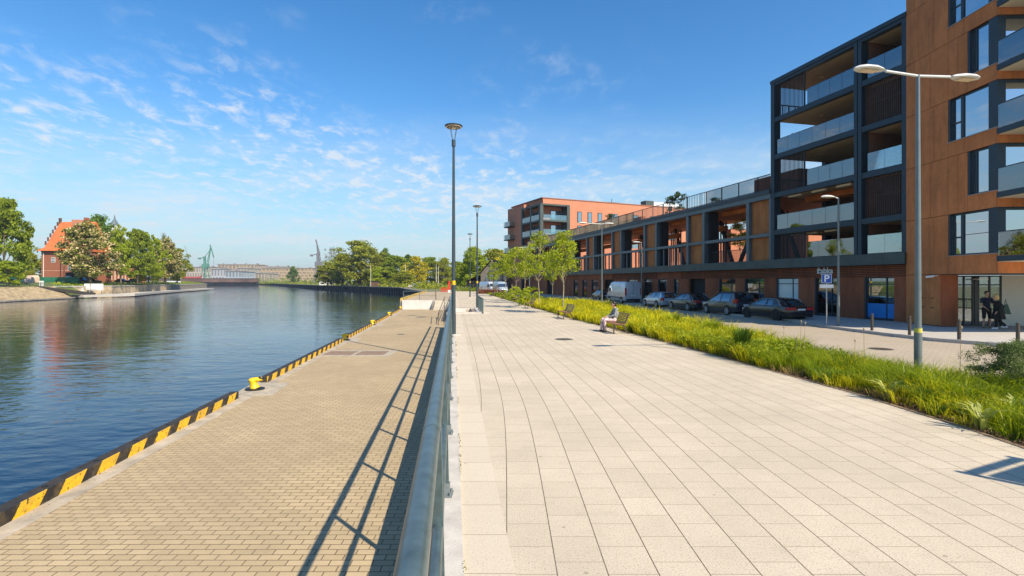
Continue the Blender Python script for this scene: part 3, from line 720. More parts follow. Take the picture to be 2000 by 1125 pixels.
# shop name
def text(name, s, size, m, parent, loc, rot, ext=.02, align='CENTER'):
    cu = bpy.data.curves.new(name, 'FONT'); cu.body = s; cu.size = size; cu.extrude = ext; cu.align_x = align; cu.align_y = 'CENTER'; cu.offset = size*.018
    o = bpy.data.objects.new('tmp', cu); col.objects.link(o)
    dg = bpy.context.evaluated_depsgraph_get(); me = bpy.data.meshes.new_from_object(o.evaluated_get(dg)); bpy.data.objects.remove(o)
    me.name = name; r = bpy.data.objects.new(name, me); col.objects.link(r); me.materials.clear(); me.materials.append(m)
    r.location = loc; r.rotation_euler = rot; r.parent = parent; return r
xs = fx(1611,.22)
sg = thing('shop_sign', 'white shop name letters with a smile line, fixed to the louvres behind the parking sign', 'shop sign', (*FW(xs,.22),3.02), FA)
text('lettering', 'żabka', .54, white, sg, (0,0,0), (R(90),0,0))
MB().tube([(-.28+.56*k/10, -.01, -.22-.11*math.sin(math.pi*k/10)) for k in range(11)], .025, 6).build('smile_line', white, sg)
# =====================  CORTEN BLOCK (nearest)  =====================
CA = math.atan2(-.9994,-.0357); CO = (22.12, 28.75)
cb = thing('corten_block', 'rust coloured steel clad apartment block with big windows, corner balconies and a glazed shop entrance', 'building', (*CO,0), CA)
TOP = 20.2; XC = 5.6
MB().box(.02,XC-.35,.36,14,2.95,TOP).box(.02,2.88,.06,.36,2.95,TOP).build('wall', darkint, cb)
bands = [2.67,5.67,8.56,11.45,14.35,17.2,TOP]; sills = [3.6,6.45,9.3,12.2,15.1,18.0]
cl = MB(); g_ = .012
def pan(x0,x1,z0,z1,y=0,t=.05): cl.box(x0+g_,x1-g_,y,y+t,z0+g_,z1-g_)
rr = random.Random(11)
for i in range(6):
    z0, z1 = bands[i], bands[i+1]
    xs_ = [0,.95,2.0,2.9] if i % 2 == 0 else [0,.62,1.75,2.9]
    for a_, b_ in zip(xs_[:-1], xs_[1:]): pan(a_,b_,z0,z1)
    if i % 2 == 0:
        pan(2.9,3.85,z0,sills[i]); pan(3.85,XC,z0,sills[i])
    else:
        pan(2.9,3.5,z0,z1); pan(3.5,4.05,z0,z1); pan(4.05,XC,z0,sills[i])
for a_, b_ in ((0,.95),(.95,2.4)): pan(a_,b_,.02,2.67)
cl.build('corten_cladding', corten, cb)
# right-hand face (towards the camera), sunlit
for i in range(6):
    y = .0; cl = MB()
    for k in range(9):
        y1 = y+1.25; cl.box(XC,XC+.05,y+g_,y1-g_,bands[i]+g_,sills[i]-g_); y = y1
    cl.box(XC-.02,XC-.002,.02,11.2,bands[i]+g_,sills[i]-g_).build('side_cladding', corten, cb)
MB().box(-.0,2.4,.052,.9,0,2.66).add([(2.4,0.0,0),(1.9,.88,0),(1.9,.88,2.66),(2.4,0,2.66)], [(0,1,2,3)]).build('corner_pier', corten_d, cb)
for i in range(6):
    z0, z1 = sills[i], bands[i+1]
    x0 = 2.9 if i % 2 == 0 else 4.05
    f = MB(); f.box(x0,x0+.10,.02,.25,z0,z1); f.box(x0+.1,5.15,.14,.22,z1-.09,z1); f.box(x0+.1,5.15,.14,.22,z0,z0+.07)
    if i % 2 == 0: f.box(x0+.62,x0+.78,.12,.22,z0,z1); f.box(x0+.1,x0+.62,.14,.21,z0+.85,z0+.93); f.box(x0+.78,5.15,.145,.2,z0+(z1-z0)*.47,z0+(z1-z0)*.47+.025) if i == 0 else None
    else: f.box(x0+.32,x0+.38,.13,.22,z0,z1)
    f.box(5.15,XC+.0,.03,.3,z0,z1)
    wo = f.build('window', frame_m, cb); MB().box(x0+.1,5.15,.17,.18,z0+.05,z1-.05).build('pane', win_g, wo)
    MB().box(x0-.02,XC+.04,-.05,.05,z0-.03,z0+.004).build('sill', mat('sill_metal', (.35,.30,.26), .5, .3), wo)
    f = MB(); f.box(XC-.1,XC-.04,.3,11.2,z1-.12,z1); f.box(XC-.1,XC-.04,.3,11.2,z0,z0+.08)
    for y in (.3,1.35,1.75,3.4,5.0,5.3,7.0): f.box(XC-.12,XC-.02,y,y+(.1 if y != .3 else .12),z0,z1)
    wo = f.build('side_window', frame_m, cb); MB().box(XC-.09,XC-.08,.4,11.2,z0+.05,z1-.1).build('pane', win_g, wo)
    # balcony
    zs = 3.46+2.87*i
    b = MB().box(XC+.06,XC+2.1,-.06,9,zs-.24,zs); bo = b.build('balcony', frame_m, cb)
    MB().box(XC+.06,XC+2.0,.04,8.9,zs-.27,zs-.241).build('soffit', cream, bo)
    MB().box(XC+.1,XC+2.04,-.02,-.005,zs+.02,zs+1.06).box(XC+2.05,XC+2.065,-.02,9,zs+.02,zs+1.06).build('glass_balustrade', rail_g, bo)
    MB().box(XC+.1,XC+2.08,-.035,.01,zs+1.06,zs+1.10).box(XC+2.04,XC+2.08,-.02,9,zs+1.06,zs+1.1).build('handrail', frame_m, bo)
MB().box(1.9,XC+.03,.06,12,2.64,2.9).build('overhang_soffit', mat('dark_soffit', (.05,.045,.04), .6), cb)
# entrance
xE = 1.9; ent = MB()
f = MB()
for y in (.92,1.55,2.0,2.28,2.85,3.42): f.box(xE-.04,xE+.04,y,y+.07,0,2.62)
f.box(xE-.03,xE+.03,.95,3.45,2.55,2.62); f.box(xE-.03,xE+.03,.95,3.45,2.1,2.16); f.box(xE-.03,xE+.03,.95,3.45,0,.06); f.box(xE-.035,xE+.035,2.12,2.28,.06,2.62)
eo = f.build('entrance_frame', mat('black_metal', (.012,.014,.016), .4), cb)
MB().box(xE-.006,xE+.006,.98,3.42,.06,2.55).build('pane', win_s, eo)
q = MB(); q.tube([(xE+.10,2.02-.35,.85),(xE+.10,2.02-.35,1.45)], .02, 8); q.box(xE+.04,xE+.1,1.66,1.69,.9,.93); q.box(xE+.04,xE+.1,1.66,1.69,1.37,1.4); q.build('door_handle', steel, eo)
bp_ = MB()
y = 3.49
while y < 12: bp_.box(xE-.05,xE+.02,y+.006,y+1.2,0,2.63); y += 1.206
bp_.build('beige_wall', beige, cb)
MB().box(-2,xE-.1,7,7.1,0,2.6).box(-2.1,-2,.9,7,0,2.6).build('shop_wall', mat('shop_wall', (.45,.40,.28), .7, nscale=1, namt=.2), cb)
MB().box(-2,xE-.1,.9,7,-.2,.0).build('shop_floor', mat('shop_floor', (.25,.23,.2), .4), cb)
for k in range(5):
    q = MB(); q.box(-1.8+.0,-1.4,1.1+k*.0,3.3,.4+k*.42,.43+k*.42); q.build('shelf', mat('shelf', (.4,.38,.33), .6), cb)
q = MB(); rr = random.Random(3)
for k in range(40):
    y = 1.1+rr.random()*2.2; z = .43+.42*rr.randrange(5); q.box(-1.75,-1.5,y,y+.09,z+.002,z+.1+rr.random()*.22)
q.build('shelf_goods', mat('goods', (.5,.32,.12), .5, nscale=12, c2=(.08,.25,.05)), cb)
MB().box(xE-.5,xE-.48,1.85,2.1,1.35,1.75).box(xE-.5,xE-.48,2.45,2.75,1.8,1.95).build('green_poster', mat('green_poster', (.03,.32,.06), .5), cb)
q = MB(); q.box(XC-.9,XC-.8,2.2,2.95,2.60,2.64); q.build('strip_light', mat('tube_light', (.9,.85,.75), .4), cb)
q = MB(); q.box(.6,2.3,2.0,2.5,2.4,2.45); q.box(0.2,1.2,1.2,1.4,2.4,2.45); q.build('ceiling_light', MC['tube_light'], cb)
cm = MB(); cm.cyl((2.2,-.16,2.58),(2.0,-.42,2.54),.055,n=12); cm.bar((2.2,0,2.6),(2.2,-.18,2.6),.04,.04)
cm.build('camera_housing', white, cb, True)
q = MB()
for z in (1.42,.93):
    q.box(1.05,1.35,-.022,-.002,z,z+.03); q.box(1.75,2.0,-.022,-.002,z,z+.03)
q.build('wall_slot', black, cb)
# =====================  DISTANT BRICK APARTMENTS  =====================
BO = (6.9, 110.0); BA = math.atan2(1, 2.2)
bk = thing('brick_apartments', 'distant orange brick apartment building with a dark framed balcony corner', 'building', (*BO,0), BA)
MB().box(0,46,.5,16.4,0,20.3).build('wall', brick_o, bk)
MB().box(-.3,46,.4,16.6,20.3,20.5).build('parapet', mat('parapet_d', (.3,.12,.07), .8), bk)
lvz = [3.0,6.1,9.2,12.3,15.4,18.8]
f = MB()
for x0,x1,y0,y1 in ((-1.9,-1.2,-1.9,-1.2),(4.6,5.3,-1.9,.5),(-1.9,-1.3,7.0,7.5),(-1.9,-1.4,2.6,3.0)): f.box(x0,x1,y0,y1,0,18.8)
for z in lvz: f.box(-1.2,4.6,-1.88,-1.5,z-.35,z); f.box(-1.2,4.6,-1.5,.49,z-.25,z-.02); f.box(-1.88,-1.5,-1.2,7.0,z-.35,z); f.box(-1.5,-.01,-1.2,7.0,z-.26,z-.03)
f.build('balcony_frame', fascia_m, bk)
for z in lvz[:-1]:
    g = MB(); g.box(-1.1,4.5,-1.8,-1.76,z,z+1.1); g.box(-1.85,-1.8,-1.1,6.9,z,z+1.1); g.build('glass_balustrade', frost if z in (8.8,) else rail_g, bk)
    o = MB().box(1.8,4.5,.42,.49,z,z+2.3).build('balcony_window', frame_m, bk); MB().box(1.9,3.0,.38,.419,z+.1,z+2.2).box(3.3,4.4,.38,.419,z+.1,z+2.2).build('pane', win_g, o)
    o = MB().box(-.08,-.01,1.5,5.5,z,z+2.3).box(-.08,-.01,6,6.9,z,z+2.3).build('side_window', frame_m, bk)
    for x0 in (8.6,11.3,14.0,17.6,23.5,29,34.5,40):
        w_ = 1.15 if x0 < 16 else 1.9
        o = MB().box(x0,x0+w_,.44,.52,z+.1,z+2.5).build('window', frame_m, bk); MB().box(x0+.15,x0+w_-.15,.40,.439,z+.2,z+2.35).build('pane', win_g, o)
MB().box(-1.2,-.01,7.5,16.5,0,19.8).build('stair_tower', brick_o, bk)
for z in lvz[1:-1]:
    MB().box(-2.5,-1.2,12.5,16,z-.2,z).build('end_balcony', frame_m, bk); MB().box(-2.5,-2.45,12.5,16,z,z+1.1).box(-2.45,-1.2,12.5,12.55,z,z+1.1).build('glass_balustrade', rail_g, bk)
q = MB(); q.box(21,24,6,8,20.5,21.6); q.cyl((22.5,7,21.6),(22.5,7,22.6),.08,n=6); q.build('roof_vent', fascia_m, bk)
q = MB(); q.cyl((33,5,21.3),(41,5,21.3),1.0,n=12); q.build('roof_duct', mat('duct', (.75,.75,.72), .4, .2), bk, True); MB().box(30.5,33,4,6,20.5,22.3).build('roof_plant', fascia_m, bk)

# a few pieces of balcony furniture
def chair(x, y, z, rz, lb, m):
    p = FW(x, y); o = thing('balcony_chair', lb, 'chair', (*p, z), FA+rz, 'chairs on the tower balconies')
    MB().box(-.24,.24,-.24,.24,.40,.45).build('seat', m, o); MB().box(-.24,.24,.20,.25,.45,.92).build('backrest', m, o)
    for a_ in (-.2,.2):
        for b_ in (-.2,.2): MB().box(a_-.02,a_+.02,b_-.02,b_+.02,0,.40).build('leg', m, o)
def btable(x, y, z, lb, m):
    o = thing('balcony_table', lb, 'table', (*FW(x, y), z), FA, 'tables on the tower balconies'); MB().box(-.4,.4,-.4,.4,.70,.74).build('tabletop', m, o); MB().cyl((0,0,0),(0,0,.70),.04,n=8).build('pedestal', m, o)
btable(5.0, 1.6, 6.15, 'small white table on the second balcony from the bottom', white); chair(4.2, 1.6, 6.15, 1.6, 'white chair left of the table on the second balcony from the bottom', white); chair(5.8, 1.6, 6.15, -1.6, 'white chair right of the table on the second balcony from the bottom', white)
btable(5.6, 1.8, 8.95, 'small pale table on the middle balcony of the tower', beige); chair(4.8, 1.8, 8.95, 1.6, 'pale chair beside the table on the middle balcony', beige)
chair(8.9, 1.4, 8.95, .2, 'chair on the narrow right hand balcony below the slat screen', brown_sl)
chair(2.2, 1.8, 11.8, .5, 'lone chair on the open upper balcony with sky behind it', dark_sl)
for x, z, lb in ((6.5, 6.15, 'potted plant at the right end of the second balcony from the bottom'), (1.3, 11.8, 'potted plant at the left end of the open upper balcony'), (9.6, 3.95, 'potted plant on the lowest narrow balcony')):
    o = thing('potted_plant', lb, 'potted plant', (*FW(x, 1.0), z), 0, 'potted plants on the tower balconies'); MB().lathe([(0,0),(.16,0),(.2,.36),(.17,.36),(.15,.30),(0,.30)], n=14).build('pot', corten_d, o)
    rg = np.random.default_rng(int(z*10)); q_ = rg.normal(size=(260,3))*np.array([.2,.2,.26])+np.array([0,0,.75]); pts = q_
    a1 = rg.normal(size=(260,3)); a1 /= np.linalg.norm(a1,axis=1)[:,None]; b1_ = np.cross(a1, rg.normal(size=(260,3))); b1_ /= np.linalg.norm(b1_,axis=1)[:,None]
    npmesh('foliage', np.stack([pts-a1*.07, pts+b1_*.035, pts+a1*.07, pts-b1_*.035],1).reshape(-1,3), np.arange(1040).reshape(-1,4), mat('pot_leaf', (.07,.14,.025), .6), o)
# =====================  LAMPS  =====================
def mast_lamp(px, Y, h, lb):
    o = thing('street_lamp', lb, 'street lamp', (*P(px,Y),0), .3, 'round topped promenade lamps')
    MB().box(-.26,.26,-.26,.26,0,.06).build('footing', concrete, o)
    p = MB(); p.cyl((0,0,.05),(0,0,.9),.10,.10,20); p.cyl((0,0,.9),(0,0,h-.75),.088,.05,20); p.build('pole', lampdark, o, True)
    MB().cyl((0,0,h-.9),(0,0,h-.62),.085,n=16).build('collar', lampdark, o, True)
    b = MB()
    for k in range(4):
        t = math.pi/4+k*math.pi/2; b.bar((.06*math.cos(t),.06*math.sin(t),h-.62),(.20*math.cos(t),.20*math.sin(t),h-.06),.014,.014)
    b.build('bracket', lampgrey, o)
    MB().lathe([(0,h-.11),(.28,h-.10),(.37,h-.05),(.385,h-.03),(.37,h-.005),(.2,h+.05),(0,h+.06)], n=28).build('head', lampdark, o, True)
    MB().lathe([(0,h-.125),(.12,h-.125),(.12,h-.112)], n=20).lathe([(.16,h-.108),(.34,h-.085),(.34,h-.06),(.16,h-.10)], n=28).build('lens', lens_m, o)
    MB().cyl((0,0,2.16),(0,0,2.34),.082,n=20).build('yellow_band', yellow, o, True)
    return o
mast_lamp(886,21.9,8.98,'tallest lamp in view, with a dark pole and disc head, standing beside the railing')
mast_lamp(932,44,8.8,'disc headed lamp behind the stair opening, the second of the row')
mast_lamp(918,74,9.2,'farthest and smallest disc headed lamp of the row, seen left of the second one')
def head(mb, hm, lm, c, d, par, s=1.0, tilt=0):
    # a flat oval luminaire lying along d
    d = Vector((d[0],d[1],0)).normalized(); n = Vector((-d.y,d.x,0)); c = Vector(c); rings = []
    prof = [(-.34,.05,.03),(-.25,.10,.06),(-.05,.165,.085),(.15,.165,.085),(.30,.11,.06),(.38,.02,.02)]
    for a_, w_, t_ in prof:
        a_*=s; w_*=s; t_*=s; p = c+d*a_
        rings.append([tuple(p+n*(w_*math.cos(q))+Vector((0,0,(t_ if math.sin(q) > 0 else .3*t_)*math.sin(q)+tilt*a_))) for q in [k*math.pi/6 for k in range(12)]])
    h = MB().loft(rings).build('head', hm, par, True)
    r2 = [(-.16,.09),(.22,.09)]
    l = MB(); p0 = c-d*.16*s; p1 = c+d*.22*s
    vs = [p0-n*.09*s,p1-n*.09*s,p1+n*.09*s,p0+n*.09*s]; l.add([tuple(v+Vector((0,0,-.035*s))) for v in vs], [(0,1,2,3)]); l.build('lens', lm, h)
def arm_lamp(px, Y, h, heads, lb, gz=0, rad=(.085,.05), grp='oval headed street lamps along the building'):
    o = thing('street_lamp', lb, 'street lamp', (*P(px,Y),gz), 0, grp); h -= gz
    p = MB(); p.cyl((0,0,0),(0,0,1.2),rad[0],rad[0],18); p.cyl((0,0,1.2),(0,0,h),rad[0]*.85,rad[1]*.8,18); p.build('pole', lampgrey, o, True)
    for dx, dy in heads:
        L_ = math.hypot(dx,dy); ux, uy = dx/L_, dy/L_
        MB().tube([(0,0,h-.03),(dx-ux*.3*1.5,dy-uy*.3*1.5,h+.02)], .032, 10).build('arm', lampwhite, o, True)
        head(None, lampwhite, lens_m, (dx,dy,h+.02), (ux,uy), o, 1.15)
    return o
big = arm_lamp(1793,12.75,7.45,[(-1.38,-.26),(1.38,.26)],'tall two armed lamp standing in the grass bed in front of the rust coloured block',-.03)
MB().cyl((0,0,1.06),(0,0,1.17),.087,n=20).build('yellow_sticker', mat('sticker', (.55,.50,.08), .6), big, True)
arm_lamp(1175.5,44.7,7.35,[(-1.7,-.3),(.65,.12)],'two armed lamp in the bed left of the grey van',-.03)
arm_lamp(1034,77,7.35,[(-1.3,-.3),(1.3,.3)],'far two armed lamp in the bed, behind the row of young trees',-.03)
arm_lamp(1637.5,26.9,6.7,[(-.62,-.14)],'single headed lamp on the pavement beside the blue parking sign',-.02,(.075,.05))
arm_lamp(1253,52.5,6.3,[(-.55,-.14)],'single headed lamp on the pavement between the van and the silver car',-.02,(.075,.05))
# =====================  PARKING SIGN  =====================
X_, Y_ = P(1614.5,27.2)
ps = thing('parking_sign', 'blue square parking sign with a white P on a thin grey post', 'sign', (X_,Y_,-.02), R(-31))
MB().cyl((0,0,0),(0,0,2.75),.03,n=10).build('post', steel, ps, True)
MB().box(-.23,.23,-.05,-.035,2.24,2.72).build('panel_edge', white, ps)
pn = MB().box(-.21,.21,-.056,-.049,2.26,2.70).build('panel', mat('sign_blue', (.01,.08,.42), .4), ps)
text('letter', 'P', .50, white, pn, (0,-.062,2.47), (R(90),0,0), .004)
MB().box(-.31,.31,-.055,-.035,1.98,2.17).build('lower_plate', white, ps)
# =====================  BOLLARDS  =====================
for px, Y, h, lb in ((1703,24.3,.80,'dark street bollard below the window with the blue film'),(1776.5,22.2,.83,'dark street bollard just left of the tall two armed lamp'),(1873,20.5,.82,'dark street bollard in front of the glazed shop entrance'),(1988,19.2,.78,'dark street bollard in front of the beige wall, nearest the right edge')):
    o = thing('street_bollard', lb, 'bollard', (*P(px,Y),-.02), 0, 'dark bollards along the pavement edge')
    MB().lathe([(0,0),(.06,0),(.06,h-.09),(.052,h-.085),(.052,h-.07),(.06,h-.065),(.06,h-.01),(.05,h),(0,h)], n=18).build('shaft', mat('bollard_paint', (.06,.048,.035), .5, nscale=6, namt=.25), o, True)
# =====================  BENCHES  =====================
wood = mat('bench_wood', (.34,.165,.075), .55, nscale=4, namt=.3, stretch=(6,.6,6)); iron = mat('bench_iron', (.085,.06,.05), .5, nscale=5, namt=.2)
PR = [(-.06,.445),(0,.455),(.07,.448),(.14,.438),(.21,.43),(.28,.428),(.35,.437),(.41,.47),(.455,.53),(.49,.60),(.52,.67),(.55,.74),(.575,.81),(.60,.875)]
def bench(x, y, rz, lb):
    o = thing('park_bench', lb, 'bench', (x,y,0), rz, 'slatted benches along the planted bed')
    seat = MB(); back = MB(); Lh = .92
    for i, (a_, z) in enumerate(PR):
        n = PR[min(i+1,len(PR)-1)]; p = PR[max(i-1,0)]; d = Vector((n[0]-p[0],0,n[1]-p[1])).normalized()
        (seat if i < 7 else back).bar((a_,-Lh,z),(a_,Lh,z),.022 if i >= 7 else .045,.045 if i >= 7 else .022,(-d.z,0,d.x) if False else ((0,0,1) if i < 7 else (d.x,0,d.z)))
    seat.build('seat', wood, o); back.build('backrest', wood, o)
    for s in (-.72,.72):
        f = MB(); f.tube([(a_,s,z-.035) for a_, z in PR], .024, 8); f.build('frame', iron, o, True)
        f = MB(); f.bar((.0,s,.42),(-.05,s,.2),.05,.06); f.bar((-.05,s,.21),(-.06,s,0),.05,.05); f.build('leg', iron, o)
        f = MB(); f.bar((.36,s,.42),(.48,s,.2),.05,.05); f.bar((.475,s,.21),(.60,s,0),.05,.05); f.build('leg', iron, o)
    return o
B1 = (4.25,23.1); BR = R(7.5)
bench(4.42,23.15,BR,'nearest wooden slatted bench, the one a person is sitting on')
for x, y, lb in ((3.08,31.8,'empty slatted bench, second from the camera, in front of the first young tree'),(1.30,44.2,'third slatted bench, beside the round yellow-green shrub'),(.15,56.5,'fourth slatted bench along the bed'),(-1.3,68,'fifth slatted bench along the bed, small in the distance'),(-3.3,80,'farthest slatted bench along the bed')):
    bench(x, y, R(8), lb)
# =====================  CARS  =====================
CARRZ = math.atan2(.18,1)
def lerp(a,b,t): return a+(b-a)*t
def car(x, Yr, lb, paint, glassm, kind, rimm, cat='car'):
    """x,Yr: centre of the rear axle; +y is forward"""
    K = dict(sedan=dict(wb=2.93,ro=1.12,fo=.85,w=.92,h=1.43,b=.93,trunk=True), saloon=dict(wb=2.84,ro=1.12,fo=.95,w=.93,h=1.46,b=.95,trunk=True),
             mpv=dict(wb=2.75,ro=.95,fo=.9,w=.93,h=1.68,b=1.02,trunk=False), wagon=dict(wb=2.51,ro=1.05,fo=.85,w=.87,h=1.46,b=.94,trunk=False), hatch=dict(wb=2.5,ro=.75,fo=.8,w=.85,h=1.44,b=.94,trunk=False))[kind]
    o = thing('parked_car', lb, cat, (x,Yr,RZ), CARRZ, 'cars parked along the building')
    wb, ro, fo, w_, h, b_ = (K[k] for k in ('wb','ro','fo','w','h','b')); y0, y1 = -ro, wb+fo
    st = [(y0,.42,b_-.16,.80),(y0+.06,.30,b_-.04,.93),(y0+.3,.24,b_,.985),(0,.22,b_+.01,1.0),(wb*.45,.2,b_-.01,1.0),(wb*.8,.2,b_-.03,1.0),(wb,.22,b_-.09,.985),(y1-.35,.24,b_-.19,.95),(y1-.08,.28,b_-.30,.86),(y1,.36,b_-.42,.74)]
    rings = []
    for y, zb, zs, kw in st:
        ww = w_*kw
        half = [(ww*.90,zb),(ww*.985,zb+.08),(ww,lerp(zb,zs,.45)),(ww*.985,lerp(zb,zs,.75)),(ww*.94,zs-.03),(ww*.86,zs),(ww*.4,zs+.02)]
        rings.append([(a_,y,z) for a_, z in half]+[(-a_,y,z) for a_, z in half[::-1]])
    MB().loft(rings).build('body', paint, o, True)
    # greenhouse
    if K['trunk']: gs = [(y0+.62,b_-.02,b_+.0),(y0+1.25,b_-.02,h-.08),(y0+1.75,b_-.02,h-.01),(wb*.42,b_-.03,h),(wb*.62,b_-.03,h-.05),(wb*.93,b_-.06,b_-.03)]
    else:
        gs = [(y0+.10,b_-.02,b_+.02),(y0+.42,b_-.02,h-.10),(y0+.75,b_-.02,h-.02),(wb*.4,b_-.03,h),(wb*.6,b_-.03,h-.06),(wb*.95,b_-.07,b_-.04)]
    gr = []; rf = []
    for y, zb, zt in gs:
        t = (zt-zb)/(h-b_); wr = lerp(w_*.88,w_*.66,max(0,min(1,t))); wbt = w_*.90
        half = [(wbt,zb),(lerp(wbt,wr,.85),zb+(zt-zb)*.86),(wr*.88,zt-.005),(wr*.4,zt+.012)]
        gr.append([(a_,y,z) for a_, z in half]+[(-a_,y,z) for a_, z in half[::-1]])
    MB().loft(gr).build('windows', glassm, o, True)
    r_ = MB(); n1 = gr[1:5]
    top = [[(p[0]*1.03,p[1],p[2]+.012) for p in r[1:7]] for r in n1]
    r_.loft(top, closed=False, caps=False)
    for sgn in (1,-1):       # roof rails, screen pillars
        idx = 1 if sgn > 0 else 6; bi = 0 if sgn > 0 else 7
        r_.bar([gr[0][bi][k]*(1.0 if k else 1.01) for k in range(3)], [gr[1][idx][k]*(1.0 if k else 1.02) for k in range(3)], .07,.09)
        r_.bar(gr[5][bi], gr[4][idx], .06,.07)
        ym = gr[3]; xb = w_*.905*sgn; xt = ym[idx][0]*1.01
        for yy in (wb*.36,) + ((wb*-.07,) if kind in ('mpv','wagon') else ()): r_.bar((xb,yy,b_),(xt,yy,ym[idx][2]-.01),.02,.09,(0,1,0))
        cp = gr[1] if not K['trunk'] else gr[1]
        r_.add([(w_*.91*sgn,gs[1][0]-.25,b_-.01),(w_*.91*sgn,gs[1][0]+(.30 if K['trunk'] else .18),b_-.01),(gr[2][idx][0]*1.02,gs[2][0]-.1,gr[2][idx][2]+.0),(gr[1][idx][0]*1.02,gs[1][0],gr[1][idx][2]+.01)],[(0,1,2,3)])
    r_.build('roof', paint, o, True)
    if kind == 'sedan' or kind == 'saloon':
        q = MB()
        for s_ in (1,-1):
            q.tube([(w_*.925*s_,wb*.86,b_+.0),(w_*.925*s_,wb*.1,b_+.02),(w_*.915*s_,-.25,b_+.04),(w_*.83*s_,-.12,h-.17),(w_*.76*s_,.3,h-.07),(w_*.76*s_,wb*.55,h-.08),(w_*.925*s_,wb*.86,b_)], .014, 6)
        q.build('window_trim', mat('chrome', (.6,.6,.6), .2, .8), o, True)
    # seams, sills, trim
    q = MB()
    for s_ in (1,-1):
        for yy in (-.0+.30,wb*.38,wb*.83): q.bar((w_*1.0*s_,yy,.34),(w_*.955*s_,yy,b_-.04),.012,.014,(0,1,0))
        q.box(*sorted((w_*.99*s_,w_*1.012*s_)),.45,wb-.45,.50,.55)
        q.bar((w_*.93*s_,.4,.20),(w_*.93*s_,wb-.4,.20),.1,.12)
    q.build('side_trim', black, o)
    for s_ in (1,-1):
        q = MB(); q.sphere((s_*(w_+.09),wb*.80,b_+.07),.09,sc=(.9,.6,.75)); q.build('mirror', paint, o, True)
    MB().box(-w_*.85,w_*.85,y0-.03,y0+.1,.26,.44).build('rear_bumper', paint if kind != 'wagon' else paint, o, bevel=.03)
    tl = MB()
    if kind == 'mpv': prs = [(.72,.92,b_-.12,b_+.18)]
    elif kind == 'wagon': prs = [(.66,.86,b_-.30,b_-.05)]
    elif kind == 'hatch': prs = [(.62,.8,b_-.2,b_)]
    else: prs = [(.40,.88,b_-.24,b_-.07)]
    for a_, c_, z0, z1 in prs:
        for s_ in (1,-1):
            xs_ = sorted((a_*w_*s_,c_*w_*1.0*s_)); tl = MB(); tl.box(xs_[0],xs_[1],y0-.015,y0+.10,z0,z1); xo = sorted((w_*.86*s_,w_*.975*s_)); tl.box(xo[0],xo[1],y0+.04,y0+.32,z0+.01,z1-.01)
            tl.build('tail_light', mat('tail_red', (.55,.02,.02), .2, coat=.6), o, bevel=.02)
    MB().box(-.26,.26,y0-.03,y0-.012,b_-.25 if K['trunk'] else b_-.3,b_-.14 if K['trunk'] else b_-.19).build('number_plate', white, o)
    if kind == 'mpv' or kind == 'wagon':
        q = MB()
        for s_ in (1,-1): q.tube([(s_*w_*.62,.0-.4,h-.0),(s_*w_*.62,-.3,h+.06),(s_*w_*.62,wb*.5,h+.06),(s_*w_*.62,wb*.55,h-.02)],.018,6)
        q.build('roof_rail', black, o, True)
    R_ = .325 if kind != 'wagon' else .30
    for yy in (0,wb):
        for s_ in (1,-1):
            xo = w_*s_
            MB().cyl((xo*.80,yy,R_+.03),(xo*1.004,yy,R_+.03),R_+.075,n=24).build('wheel_arch', black, o)
            t = MB(); t.cyl((xo*.84,yy,R_),(xo*1.012,yy,R_),R_,n=26); to = t.build('wheel', rubber, o, True)
            q = MB(); cx_ = xo*1.022
            q.lathe([(R_*.60,0),(R_*.70,0),(R_*.70,.02),(R_*.60,.02)], n=24)
            q.v = [(cx_-.01+v[2]*s_, yy+v[0], R_+v[1]) for v in q.v]
            for k in range(6):
                a_ = k*math.pi/3; q.bar((cx_,yy,R_),(cx_,yy+R_*.66*math.cos(a_),R_+R_*.66*math.sin(a_)),.02,.055)
            q.build('rim', rimm, to)
    return o
def paint(n, c, r=.22): return mat(n, c, r, .35, nscale=2, namt=.06, coat=.8)
car_g = glass('car_glass', .03, dark=(.012,.014,.016), fk=.3)
def AX(Y): return 22.4-.18*Y+.93
rim_s = mat('rim_silver', (.55,.56,.57), .3, .5); rim_b = mat('rim_black', (.035,.035,.04), .4, .4)
car(AX(32.4),32.4,'black saloon with dark wheels and bright window trim, nearest car of the parked row',paint('paint_black',(.010,.010,.016)),car_g,'sedan',rim_b)
car(AX(37.5),37.5,'dark grey people carrier with roof bars, parked ahead of the black saloon',paint('paint_grey',(.045,.052,.066)),car_g,'mpv',rim_s)
car(AX(43.0),43.0,'dark blue-grey saloon parked between the silver estate and the people carrier',paint('paint_slate',(.03,.04,.056)),car_g,'saloon',rim_s)
car(AX(48.8),48.8,'silver estate car parked behind the van',paint('paint_silver',(.50,.52,.55)),car_g,'wagon',rim_s)
car(AX(64.6),64.6,'dark small car parked ahead of the grey van, half hidden by the lamp pole',paint('paint_black2',(.02,.025,.032)),car_g,'hatch',rim_s)
